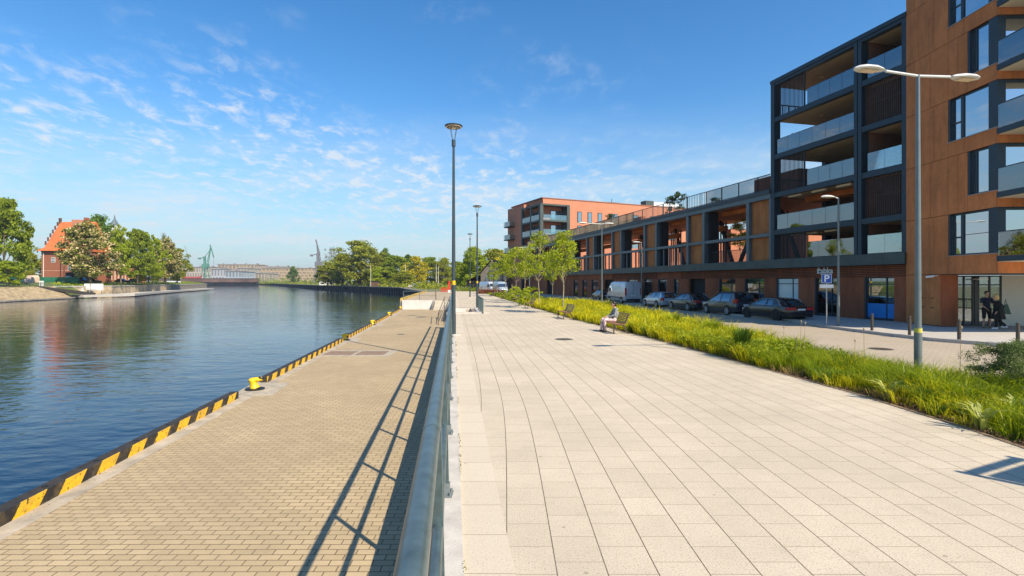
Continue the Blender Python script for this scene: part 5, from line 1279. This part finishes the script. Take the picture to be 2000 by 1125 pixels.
bankrail([(-120.5,101),(-122.3,118),(-124.2,126),(-126.2,140)], 'thin dark railing above the stone slope at the left edge'); bankrail([(-123.5,157),(-135.5,186),(-151.3,226)], 'thin dark railing above the stone wall behind the notice boards'); bankrail([(-151.5,226),(-164.6,263),(-175,290)], 'thin dark railing round the tip of the left bank')
# stone slope, walls, low landing stage
sl = thing('stone_slope', 'pale rubble stone slope running down to the water at the left edge', 'embankment', (0,0,0))
A = [(-119.5,99.5),(-121.5,118),(-123.5,126),(-125.4,140),(-126,142)]; B = [(-112.5,98),(-114.5,116),(-116.5,124.5),(-119.5,139),(-122,143)]
n_ = len(A); v_ = [(*p,.98) for p in A]+[(*p,WZ-.1) for p in B]
MB().add(v_, [(i,i+1,n_+i+1,n_+i) for i in range(n_-1)]).build('slope', mat('rubble_stone', (.40,.30,.17), .9, nscale=1.1, namt=.35, bump=.8, bscale=1.5), sl)
MB().tube([(*p,WZ+.12) for p in B], .35, 6).build('toe_beam', concrete_d, sl)
wl = thing('bank_wall', 'stained concrete and stone quay wall round the left bank', 'wall', (0,0,0)); q = MB()
WP = [(-125.6,140.2),(-122.2,155.9),(-134.2,184.9),(-150.2,225)]; WP2 = [(-150.2,225),(-163.2,262),(-174.2,292),(-186,299.5)]
for p, q_ in zip(WP[:-1],WP[1:]): q.bar((*p,-.9),(*q_,-.9),.5,3.6)
q.build('stone_wall', mat('tan_stone', (.50,.38,.24), .9, nscale=.5, namt=.3, bump=.5, bscale=2), wl); q = MB(); 
for p, q_ in zip(WP2[:-1],WP2[1:]): q.bar((*p,-.9),(*q_,-.9),.5,3.4); 
q.build('dark_wall', concrete_d, wl); q = MB()
for p, q_ in zip((WP+WP2[1:])[:-1],(WP+WP2[1:])[1:]): q.bar((*p,.95),(*q_,.95),.8,.25)
q.build('coping', concrete, wl)
ld = thing('landing_stage', 'low pale landing stage along the foot of the left bank wall', 'landing stage', (0,0,0)); q = MB()
LP_ = [(-121.5,143),(-118.0,156),(-131,184),(-147.5,224),(-160.5,261),(-172,290.5)]
for p, q_ in zip(LP_[:-1],LP_[1:]): q.bar((*p,-1.75),(*q_,-1.75),5.0,.7)
q.build('deck', concrete, ld)
gw_ = thing('gangway', 'dark sloping gangway leading down from the left bank to the landing stage', 'gangway', (0,0,0))
MB().bar((-125.5,135,.8),(-119.3,146,-1.3),2.2,.8).build('walkway', mat('dark_timber', (.035,.03,.028), .8), gw_)
for s_ in (-1,1): MB().tube([(-125.5+s_*.9,135+s_*.4,1.9),(-119.3+s_*.9,146+s_*.4,-.1)], .05, 5).build('handrail', lampgrey, gw_)
for px, Y, lb in ((151,148.5,'thick dark mooring pile left of the notice boards'),(260,192,'thick dark mooring pile right of the notice boards')):
    o = thing('mooring_pile', lb, 'pile', (*P(px,Y),WZ-1), 0, 'dark piles at the landing stage'); MB().cyl((0,0,0),(0,0,4.4),.48,n=12).build('pile', mat('pile_wood', (.04,.035,.03), .8, nscale=1), o, True)
for px, w_, lb in ((170,1.6,'white notice board, the narrow left one above the landing stage'),(189.5,3.6,'white notice board, the wide right one above the landing stage')):
    o = thing('notice_board', lb, 'notice board', (*P(px,148.5),-1.4), 0, 'white notice boards above the landing stage'); MB().box(-w_/2,w_/2,-.05,.05,1.2,3.1).build('panel', white, o)
    for x in (-w_*.35,w_*.35): MB().cyl((x,.1,0),(x,.1,3.0),.09,n=6).build('post', lampgrey, o)
o = thing('notice_board', 'small white and grey sign on the railing in front of the brick house', 'notice board', (*P(81,139.5),1.0)); MB().box(-.6,.6,-.04,.04,.1,1.5).build('panel', white, o)
o = thing('lifebuoy_stand', 'white lifebuoy stand with a red ring beside the left pile', 'lifebuoy stand', (*P(161,147),-1.4)); MB().box(-.35,.35,-.05,.05,.2,2.0).build('board', white, o); MB().lathe([(.22,-.05),(.34,-.05),(.34,.05),(.22,.05)], n=14).build('ring', red, o)
# fence, containers, cars on the bank
fc = thing('green_fence', 'long green fence between the big left tree and the brick house', 'fence', (*P(0,158),1.9)); MB().box(-6,9,0,.1,0,2.2).build('panel', mat('fence_green', (.02,.17,.10), .7, nscale=1, namt=.3), fc)
fc = thing('green_fence', 'green fence in front of the foot of the brick house', 'fence', (*P(66,158),1.9)); MB().box(0,14,0,.1,0,1.8).build('panel', MC['fence_green'], fc)
def smallcar(px, Y, L_, h_, m, lb, gz, rz=0):
    o = thing('parked_car', lb, 'car', (*P(px,Y),gz), rz, 'cars parked on the left bank')
    pr = [(-L_/2,.35),(-L_/2,.85),(-L_*.42,.95),(-L_*.22,1.0),(L_*.25,.98),(L_*.46,.85),(L_/2,.6),(L_/2,.3)]
    MB().loft([[(x,s_,z) for x,z in pr] for s_ in (-.85,.85)]).build('body', m, o)
    gp = [(-L_*.36,.98),(-L_*.24,h_),(L_*.08,h_),(L_*.26,.98)]; MB().loft([[(x,s_,z) for x,z in gp] for s_ in (-.72,.72)]).build('windows', win_d, o)
    gp = [(-L_*.25,h_-.02),(-L_*.24,h_+.03),(L_*.08,h_+.03),(L_*.09,h_-.02)]; MB().loft([[(x,s_,z) for x,z in gp] for s_ in (-.74,.74)]).build('roof', m, o)
    for x in (-L_*.3,L_*.31): 
        for s_ in (-.86,.72): MB().cyl((x,s_,.32),(x,s_+.14,.32),.32,n=12).build('wheel', rubber, o)
smallcar(10,150,4.6,1.5,paint('paint_black2',(0,0,0)),'dark car at the far left edge behind the bank railing',1.5); smallcar(26,152,4.0,1.7,mat('p_blue',(.02,.05,.16),.3),'dark blue car beside the one at the far left edge',1.5)
smallcar(160,168,4.8,2.0,mat('p_navy',(.03,.045,.07),.3),'dark blue off-road car below the chestnut',1.75); smallcar(184,172,4.0,1.5,mat('p_green',(.07,.13,.06),.4),'dull green car right of the off-road car',1.75)
smallcar(238,185,4.2,1.5,mat('p_dk',(.03,.03,.04),.3),'black car in front of the low brick building',1.8); smallcar(262,192,4.2,1.6,mat('p_gr',(.25,.26,.28),.3),'grey car behind the right pile',1.8); smallcar(337,255,7.0,1.6,mat('p_wh',(.75,.74,.76),.3),'long white car near the tip of the left bank',1.6)
o = thing('caravan', 'pale pink rounded caravan in front of the left corner of the brick house', 'caravan', (*P(61,156),1.6)); MB().loft([[(x,s_,z) for x,z in ((-1.6,.4),(-1.7,1.2),(-1.4,2.2),(-.8,2.6),(1.2,2.6),(1.6,2.0),(1.6,.4))] for s_ in (-1,1)]).build('body', mat('caravan_p', (.75,.55,.45), .5), o); MB().box(.9,1.5,-1.03,-1.0,1.5,2.1).build('window', win_d, o)
o = thing('recycling_container', 'white and green bell shaped recycling container in front of the brick house', 'container', (*P(134,160),1.7)); MB().lathe([(1.0,0),(1.05,1.2),(.9,1.9),(.5,2.3),(0,2.4)], n=14).build('shell', white, o, True); MB().box(.7,1.5,-.9,.1,0,1.5).build('side_bin', mat('bin_green', (.10,.32,.04), .5), o)
for px, Y, yt, lb in ((125,156,521,'thin grey lamp post beside the corner of the brick house'),(303,200,520,'thin lamp post between the trees near the middle of the left bank'),(352.5,258,537,'short white post near the tip of the left bank')):
    o = thing('lamp_post', lb, 'lamp post', (*P(px,Y),1.2), 0, 'thin posts on the left bank'); MB().cyl((0,0,0),(0,0,H-(yt-550)/1000*Y-1.2),.10,n=6).build('pole', lampgrey if px != 352.5 else white, o); MB().sphere((0,0,H-(yt-550)/1000*Y-1.2),.2,8,6).build('lamp', white, o)
# =====================  FAR CENTRE  =====================
def crane(px, Y, ybase, ytop, m, lb, jx, small=False, gz=0):
    z = H-(ytop-550)/1000*Y; o = thing('harbour_crane', lb, 'crane', (*P(px,Y),gz), 0); k = (z-gz)/46
    q = MB()
    for sx in (-1,1):
        for sy in (-1,1): q.bar((sx*4*k,sy*4*k,0),(sx*1.8*k,sy*1.8*k,18*k),.8*k,.8*k)
    for zz_ in (0.2,9,18): s_ = lerp(5,2.2,zz_/18)*k; q.bar((-s_,-s_,zz_*k),(s_,-s_,zz_*k),.8*k,.8*k); q.bar((-s_,s_,zz_*k),(s_,s_,zz_*k),.8*k,.8*k)
    q.bar((-5*k,-5*k,0),(3.4*k,-3.4*k,9*k),.6*k,.6*k); q.bar((3.4*k,-3.4*k,9*k),(-2.2*k,-2.2*k,18*k),.6*k,.6*k); q.build('portal', m, o)
    q = MB(); q.box(-3*k,3.5*k,-2.5*k,2.5*k,18*k,23*k); q.bar((-.5*k,0,22*k),(-.8*k,0,32*k),2.2*k,2.2*k); q.bar((-1*k,0,31*k),(-8*k,0,29.5*k),.8*k,.8*k); q.box(-8.5*k,-6*k,-1*k,1*k,28.5*k,30.5*k); q.build('cabin', m, o)
    q = MB(); q.bar((2*k,-.8*k,21*k),(jx*k,-.3*k,44*k),.6*k,.8*k); q.bar((3*k,.8*k,21*k),(jx*k,.3*k,44*k),.5*k,.7*k); q.bar((-.8*k,0,31*k),(jx*.9*k,0,40*k),.5*k,.5*k); q.bar((jx*k-.8*k,0,46*k),((jx+3.5)*k,0,31*k),.8*k,1.1*k); q.bar((jx*k,0,44*k),(jx*k-1*k,0,46*k),1*k,1*k); q.build('jib', m, o)
    q = MB(); q.tube([((jx+3.5)*k,0,31*k),((jx+3.5)*k,0,16*k)], .12*k, 4); q.build('cable', black, o)
cg = mat('crane_green', (.10,.26,.19), .6, nscale=.2, namt=.2); cg2 = mat('crane_pale', (.34,.44,.42), .7); cd_ = mat('crane_dark', (.17,.17,.19), .7)
crane(401,700,548,478,cg,'green harbour crane rising above the far sheds in the middle distance',6.5); crane(369,1150,548,480,cg2,'faint pale green crane farther away, left of the main green crane',-4); crane(622,520,548,468,cd_,'dark grey luffing crane partly hidden by the bare tree',-2)
rh = thing('ship_hull', 'red ship hull in a dock left of the green crane', 'ship', (*P(375,640),-1)); MB().loft([[(-13,s_*.3,12.5),(-11,s_*.3,1),(9,s_*.3,1),(12,s_*.3,11),(9,s_*.3,9.5),(-9,s_*.3,9.5)] for s_ in (-4,4)]).build('hull', mat('hull_red', (.50,.10,.08), .6, nscale=.2, namt=.1), rh); MB().box(-11.5,10,-1.4,1.4,0,1.9).build('boot_top', black, rh)
bd = thing('low_bridge', 'long low dark bridge across the water in the distance', 'bridge', (*P(400,600),0), R(0)); MB().box(-62,62,-3,3,1.6,5.6).build('deck', mat('bridge_brown', (.17,.10,.075), .8, nscale=.1, namt=.3), bd); MB().box(-62,62,-2,2,-3,1.6).build('under_deck_shade', black, bd); MB().box(-62,62,-3.2,3.2,5.6,6.1).build('parapet', black, bd)  # black block below the deck stands in for the shade down to the water
for k in range(6): MB().box(-60+k*23,-57+k*23,-2.9,2.9,-4,1.59).build('pier', black, bd)
fwm = mat('far_win', (.20,.17,.15), .6, nscale=.12, c2=(.42,.36,.30), detail=1)
far_ = [(355,420,900,522,-.5,(.55,.47,.38),'long beige shed behind the red ship hull',3),(412,440,760,526,-.5,(.52,.52,.53),'white shed right of the green crane',2),(425,500,980,517,-.5,(.60,.46,.30),'long ochre shed with a pale roof in the distance',4),(440,470,700,530,-.5,(.42,.47,.50),'pale blue low shed on the far quay',2),
 (463,485,820,524,-.5,(.50,.44,.36),'cream building with small windows in the far distance',3),(470,560,1050,521,-.5,(.48,.40,.33),'long low brown block on the far skyline',4),(478,520,760,534,-.5,(.50,.42,.33),'low pale hall on the far quay',1),(500,625,930,524,-.5,(.52,.38,.24),'very long brown banded warehouse left of the dark crane',5)]
for a_, b_, Y, yt, gz, c, lb, fl in far_:
    x0, x1 = P(a_,Y)[0], P(b_,Y)[0]; z = H-(yt-550)/1000*Y
    o = thing('warehouse', lb, 'warehouse', (x0,Y,gz)); W_ = x1-x0; hh = z-gz
    MB().box(0,W_,0,40,0,hh).build('wall', brickmat('far_%d_%d' % (a_, b_), tuple(x*.42 for x in c), tuple(x*.62 for x in c), c, 1, 7 if Y > 900 else 4.5, max(2.6, hh/fl), .95), o); MB().box(-1,W_+1,-.8,41,hh,hh+1.2).build('roof', mat('far_roof', (.42,.37,.33), .8, nscale=.05, namt=.2), o)
    q = MB()
    for k in range(int(W_/22)+1): q.box(6+k*22, 9+k*22, 4, 8, hh+1.2, hh+2.6)
    q.build('roof_vent', concrete_d, o)
C = []
for _ in range(2600):
    x = -330+rng.random()*190; C.append((x, 640+rng.random()*60+(x+330)*-.9, abs(rng.normal(0,2.2))*(1+.8*math.sin(x*.11))))
V, F = leaf_arrays(np.array(C), 1.8, rng); addstuff(V, F, 'far_scrub', LG, 'low green growth on the far quay in front of the long warehouse', 'scrub')
C = []
for _ in range(5200):
    x = -720+rng.random()*460; C.append((x, 1130+rng.random()*40, 24+8*abs(math.sin(x*.013))+abs(rng.normal(0,3))-rng.random()*24))
V, F = leaf_arrays(np.array(C), 5.5, rng); addstuff(V, F, 'far_wood', LD, 'far dark treeline behind the warehouses on the skyline', 'wood')
o = thing('quay_shed', 'small white and grey sheds at the foot of the dark crane', 'shed', (*P(633,318),0)); MB().box(-3,6,0,4,0,2.6).build('wall', white, o); MB().box(-3.2,6.2,-.2,4.2,2.6,2.9).build('roof', concrete_d, o)
o = thing('quay_shed', 'small dark brown hut at the foot of the willow beside a pale pole', 'shed', (*P(731,240),0)); MB().box(-1.6,1.6,0,3,0,2.3).build('wall', mat('hut', (.12,.06,.04), .8), o); MB().box(-1.8,1.8,-.2,3.2,2.3,2.5).build('roof', black, o)
for px, Y, yt, lb in ((724,238,519,'pale pole with a lamp arm in front of the willow'),(792,226,515,'pale pole between the green and the golden trees'),(852,215,516,'pair of pale poles left of the tall lamp, the thicker one'),(856,230,520,'pair of pale poles left of the tall lamp, the thinner one'),(680,262,518,'pale pole in the left part of the willow')):
    o = thing('utility_pole', lb, 'pole', (*P(px,Y),-.04), 0, 'pale poles in front of the far trees'); z = H-(yt-550)/1000*Y; MB().cyl((0,0,0),(0,0,z),.16,.10,n=7).build('pole', mat('pole_pale', (.55,.50,.40), .8), o)
    if px == 724: MB().tube([(0,0,z-.3),(-2,0,z+.4)], .06, 5).build('arm', MC['pole_pale'], o)
def far_car(px, Y, m, lb): smallcar(px, Y, 4.4, 1.5, m, lb, -.04)
far_car(810,190,mat('p_pink',(.62,.52,.55),.3),'pale car parked on the far quay in front of the golden tree')
o = thing('mesh_fence', 'thin green mesh fence across the quay in the far distance', 'fence', (*P(860,170),-.02)); q = MB(); q.box(-9,9,-.02,.02,1.3,1.36); q.box(-9,9,-.02,.02,.2,.26)
for k in range(60): q.box(-9+k*.3,-8.96+k*.3,-.01,.01,.2,1.3)
q.build('mesh', mat('mesh_green', (.08,.16,.11), .6), o)
for k in range(7): MB().box(-9+k*3,-8.9+k*3,-.05,.05,0,1.5).build('post', MC['mesh_green'], o)
o = thing('lifebuoy_post', 'tall red post beside the path in the distance', 'post', (*P(877.5,110),-.02)); MB().box(-.22,.22,-.12,.12,0,2.3).lathe([(.22,2.3),(.2,2.4),(0,2.5)], n=12).build('cabinet', red, o); MB().box(-.25,.25,-.18,-.121,0,.5).build('base', white, o)
o = thing('red_barrier', 'low red lattice barrier beside the red post', 'barrier', (*P(868.5,112),-.02)); q = MB()
for k in range(7): q.box(-.8+k*.26,-.68+k*.26,-.03,.03,.1,.95)
q.box(-.85,.85,-.04,.04,.9,1.0); q.box(-.85,.85,-.04,.04,.1,.2); q.box(-.85,.85,-.04,.04,.5,.6); q.build('lattice', red, o)
# old house at the end of the promenade
oh = thing('old_house', 'weathered timber house with a steep gable at the end of the promenade, behind the vans', 'house', (*P(944,122),0), R(-28)); oh.scale = (.72,.72,.68)
tb = mat('grey_timber', (.30,.25,.20), .9, nscale=.8, namt=.2); rf_ = mat('old_roof', (.15,.115,.09), .9, nscale=1, namt=.25)
MB().box(-1,7,0,12,0,6.2).add([(-1,0,6.2),(7,0,6.2),(3,0,10.6),(-1,12,6.2),(7,12,6.2),(3,12,10.6)], [(0,1,2),(5,4,3)]).build('wall', tb, oh)
MB().add([(-1.6,-.6,5.8),(3,-.6,10.9),(3,12.6,10.9),(-1.6,12.6,5.8),(7.6,-.6,5.8),(7.6,12.6,5.8)], [(0,1,2,3),(1,4,5,2)]).build('roof', rf_, oh)
MB().box(-6,-1,-1,10,0,3.6).build('side_wing', darkint, oh); MB().add([(-6.6,-1.4,3.5),(-1,-1.4,5.6),(-1,10,5.6),(-6.6,10,3.5)], [(0,1,2,3)]).build('wing_roof', rf_, oh)
for x in (1.0,2.7,4.4): o = MB().box(x,x+1,-.06,.0,3.6,5.6).build('window', white, oh); MB().box(x+.12,x+.88,-.09,-.061,3.7,5.5).build('pane', win_d, o)
MB().box(5.2,8,1,1.5,4.0,7.4).build('pale_panel', concrete_w, oh)
# =====================  PEOPLE  =====================
skin = mat('skin', (.55,.30,.20), .55, nscale=6, namt=.06)
def cap(mb, a, b, r0, r1=None):
    r1 = r0 if r1 is None else r1; mb.cyl(a, b, r0, r1, 14); mb.sphere(a, r0, 12, 8); mb.sphere(b, r1, 12, 8)
def rm(mb, nm, m, par, vox):
    o = mb.build(nm, m, par, False); r = o.modifiers.new('remesh', 'REMESH'); r.mode = 'VOXEL'; r.voxel_size = vox; r.use_smooth_shade = True
    s = o.modifiers.new('smooth', 'SMOOTH'); s.factor = .5; s.iterations = 3; return o
def hand(mb, w, d, n):        # wrist, direction, palm normal
    w = Vector(w); d = Vector(d).normalized(); n = Vector(n).normalized(); s = d.cross(n)
    for k in (-1.5,-.5,.5,1.5): cap(mb, w+s*(k*.012), w+d*.09+s*(k*.02), .017, .014)
    for k, l in ((-1.5,.062),(-.5,.08),(.5,.085),(1.5,.074)):
        b = w+d*.09+s*(k*.021); c = b+d*l*.5+n*.008; e = c+d*l*.42+n*.028; cap(mb, b, c, .0105, .0095); cap(mb, c, e, .0095, .008)
    b = w+d*.03+s*.03; c = b+d*.035+s*.03+n*.012; cap(mb, b, c, .014, .012); cap(mb, c, c+d*.03+s*.008+n*.012, .012, .009)
def person(loc, rz, J, lb, top, bottom, shoe, hair_m, sleeve='long', leg='long', hair='short', dress=None):
    """local +x is the way the person faces"""
    o = thing('person', lb, 'person', loc, rz); b = MB()
    V3 = {k: Vector(v) for k, v in J.items()}
    def both(f):
        for s in ('l','r'): f(s)
    cap(b, V3['pel'], V3['chest'], .115, .12); cap(b, V3['chest'], V3['neck']-Vector((0,0,.05)), .12, .08); cap(b, V3['hl'], V3['hr'], .09); cap(b, V3['sl'], V3['sr'], .06)
    cap(b, V3['neck'], V3['head']+(V3['neck']-V3['head'])*.35, .052, .05)
    hd = V3['head']; fd = V3.get('face', Vector((1,0,0)))
    b.sphere(hd+Vector((0,0,.02)), .095, 18, 12, (1.02,.82,1.12)); b.sphere(hd+fd*.035-Vector((0,0,.055)), .06, 14, 10, (1,.85,1.05)); b.sphere(hd+fd*.098-Vector((0,0,.01)), .014, 8, 6, (1.2,.9,1.7))
    sd_ = Vector((-fd.y,fd.x,0))
    for s in (-1,1): b.sphere(hd+sd_*s*.078-Vector((0,0,.005)), .026, 8, 6, (.9,.45,1.3))
    def limb(s):
        cap(b, V3['s'+s], V3['e'+s], .048, .038); cap(b, V3['e'+s], V3['w'+s], .037, .026); hand(b, V3['w'+s], (V3['w'+s]-V3['e'+s]), J.get('n'+s, (0,0,-1)))
        cap(b, V3['h'+s], V3['k'+s], .085, .055); cap(b, V3['k'+s], V3['a'+s], .054, .035); t = V3['a'+s]; cap(b, t-Vector((0,0,.03)), t+fd*.13-Vector((0,0,.05)), .036, .028)
    both(limb); rm(b, 'body', skin, o, .009)
    for s in (-1,1):
        e = MB(); e.sphere(hd+fd*.086+sd_*s*.034+Vector((0,0,.015)), .013, 8, 6); e.build('eye', mat('eye', (.04,.03,.025), .2), o, True)
    m_ = MB(); m_.bar(hd+fd*.094-sd_*.024-Vector((0,0,.058)), hd+fd*.094+sd_*.024-Vector((0,0,.058)), .012, .012); m_.build('mouth', mat('lips', (.45,.14,.12), .5), o)
    t = MB(); cap(t, V3['pel'], V3['chest'], .140, .145); cap(t, V3['chest'], V3['neck']-Vector((0,0,.06)), .142, .085); cap(t, V3['sl'], V3['sr'], .075)
    for s in 'lr':
        if sleeve == 'long': cap(t, V3['s'+s], V3['e'+s], .068, .056); cap(t, V3['e'+s], V3['e'+s].lerp(V3['w'+s], .93), .055, .042)
        else: cap(t, V3['s'+s], V3['s'+s].lerp(V3['e'+s], .62), .068, .062)
    rm(t, 'shirt' if sleeve != 'long' else 'jacket', top, o, .013)
    l = MB(); cap(l, V3['hl'], V3['hr'], .115); cap(l, V3['pel'], V3['hl'].lerp(V3['hr'], .5), .125)
    for s in 'lr':
        cap(l, V3['h'+s], V3['k'+s], .105, .075); 
        if leg == 'long': cap(l, V3['k'+s], V3['k'+s].lerp(V3['a'+s], .88), .074, .062)
    rm(l, 'trousers', bottom, o, .013)
    if dress:
        q = MB(); q.loft([[tuple(V3['pel']+Vector((0,0,zz_))+Vector((r*.8*math.cos(a*math.pi/8), r*math.sin(a*math.pi/8),0))*(1+.07*math.sin(a*2.3))) for a in range(16)] for zz_, r in ((.32,.17),(.05,.21),(-.25,.27),(-.42,.31))]); q.build('long_top', dress, o, True)
    for s in 'lr':
        a_ = V3['a'+s]; q = MB(); cap(q, a_+Vector((0,0,-.045))-fd*.03, a_+fd*.16+Vector((0,0,-.06)), .046, .036); rm(q, 'shoe', shoe, o, .01)
    q = MB(); q.sphere(hd-fd*.022+Vector((0,0,.045)), .104, 18, 12, (1.0,.9,1.06))
    if hair == 'bun': q.sphere(hd-fd*.11+Vector((0,0,.075)), .05); q.sphere(hd-fd*.05-Vector((0,0,.02)), .085)
    if hair == 'bob': q.sphere(hd-fd*.045-Vector((0,0,.03)), .10, 14, 10, (.9,1,1.1))
    ho = rm(q, 'hair', hair_m, o, .011)
    return o
camo = mat('jacket_pattern', (.08,.08,.09), .8, nscale=14, c2=(.34,.35,.34), detail=2); pinkp = mat('pink_pattern', (.80,.62,.60), .8, nscale=11, c2=(.28,.14,.16), detail=2)
bx_, by_ = 4.42-.25*math.sin(BR)+.18, 23.15+.25
person((4.42+.0,23.45,0), BR+math.pi, dict(pel=(-.27,0,.56),chest=(-.34,0,.86),neck=(-.30,0,1.10),head=(-.24,0,1.25),sl=(-.32,.17,1.03),sr=(-.32,-.17,1.03),el=(-.22,.24,.76),er=(-.20,-.24,.76),wl=(.04,.12,.70),wr=(.06,-.10,.70),
    hl=(-.24,.10,.54),hr=(-.24,-.10,.54),kl=(.22,.12,.56),kr=(.24,-.10,.58),al=(.20,.14,.10),ar=(.32,-.08,.11)), 'person sitting on the nearest bench in a grey patterned jacket and pale pink patterned trousers', camo, pinkp, mat('shoe_dark', (.05,.04,.045), .6), mat('hair_dark', (.018,.012,.01), .5), 'long', 'long', 'bun')
navy = mat('cloth_navy', (.012,.018,.04), .85, nscale=9, namt=.2); blk = mat('cloth_black', (.012,.012,.012), .9, nscale=9, namt=.2)
X_, Y_ = P(1927,25.6)
person((X_,Y_,0), R(-102), dict(pel=(0,0,.96),chest=(.0,0,1.26),neck=(0,0,1.52),head=(.02,0,1.69),sl=(0,.19,1.44),sr=(0,-.19,1.44),el=(.04,.27,1.15),er=(.10,-.30,1.16),wl=(.14,.25,.90),wr=(.22,-.16,.98),
    hl=(0,.10,.92),hr=(0,-.10,.92),kl=(.04,.12,.50),kr=(.03,-.13,.50),al=(0,.13,.09),ar=(.02,-.15,.09)), 'person in a dark short sleeved shirt and shorts standing at the glazed shop door', navy, blk, mat('shoe_tan', (.30,.22,.10), .6), mat('hair_brown', (.04,.022,.012), .5), 'short', 'short', 'short')
X_, Y_ = P(1950,24.9)
wo_ = person((X_,Y_,0), R(168), dict(pel=(0,0,.90),chest=(.05,0,1.16),neck=(.08,0,1.38),head=(.11,0,1.53),sl=(.07,.17,1.31),sr=(.07,-.17,1.31),el=(.02,.24,1.05),er=(-.10,-.22,1.06),wl=(.18,.22,.86),wr=(-.16,-.20,.84),
    hl=(0,.09,.86),hr=(0,-.09,.86),kl=(.16,.09,.47),kr=(-.02,-.09,.46),al=(.14,.09,.09),ar=(-.36,-.09,.14), face=(.98,-.17,0)), 'blonde person in loose black clothes walking past the shop door with a bag', blk, blk, white, mat('hair_blonde', (.62,.42,.14), .6), 'long', 'long', 'bob', blk)
bg_ = thing('shoulder_bag', 'dark green flat bag hanging behind the blonde person', 'bag', (X_+.27,Y_-.14,.72), R(168)); MB().add([(-.16,-.05,0),(.16,-.05,.02),(.13,-.04,.42),(-.02,-.03,.50),(-.16,.05,0),(.16,.05,.02),(.13,.04,.42),(-.02,.03,.50)], [(0,1,2,3),(7,6,5,4),(0,4,5,1),(1,5,6,2),(2,6,7,3),(3,7,4,0)]).build('bag_body', mat('bag_green', (.02,.06,.035), .6), bg_); MB().tube([(-.0,0,.48),(.05,0,.72),(.12,0,.40)], .012, 6).build('strap', black, bg_)
# haze: one closed box round everything
hz_ = MB().box(-1400,1400,-60,2500,WZ-6,75).build('haze', None or mat('haze_tmp', (1,1,1)))
hm = bpy.data.materials.new('haze'); hm.use_nodes = True; ht = hm.node_tree
for n in list(ht.nodes): ht.nodes.remove(n)
ho_ = ht.nodes.new('ShaderNodeOutputMaterial'); pv = ht.nodes.new('ShaderNodeVolumePrincipled'); pv.inputs['Density'].default_value = .0002; pv.inputs['Color'].default_value = (.86,.92,1,1); pv.inputs['Anisotropy'].default_value = .3
ht.links.new(pv.outputs[0], ho_.inputs['Volume']); hz_.data.materials[0] = hm; tag(hz_, 'thin bright air haze over the water and far bank', 'haze', kind='stuff')
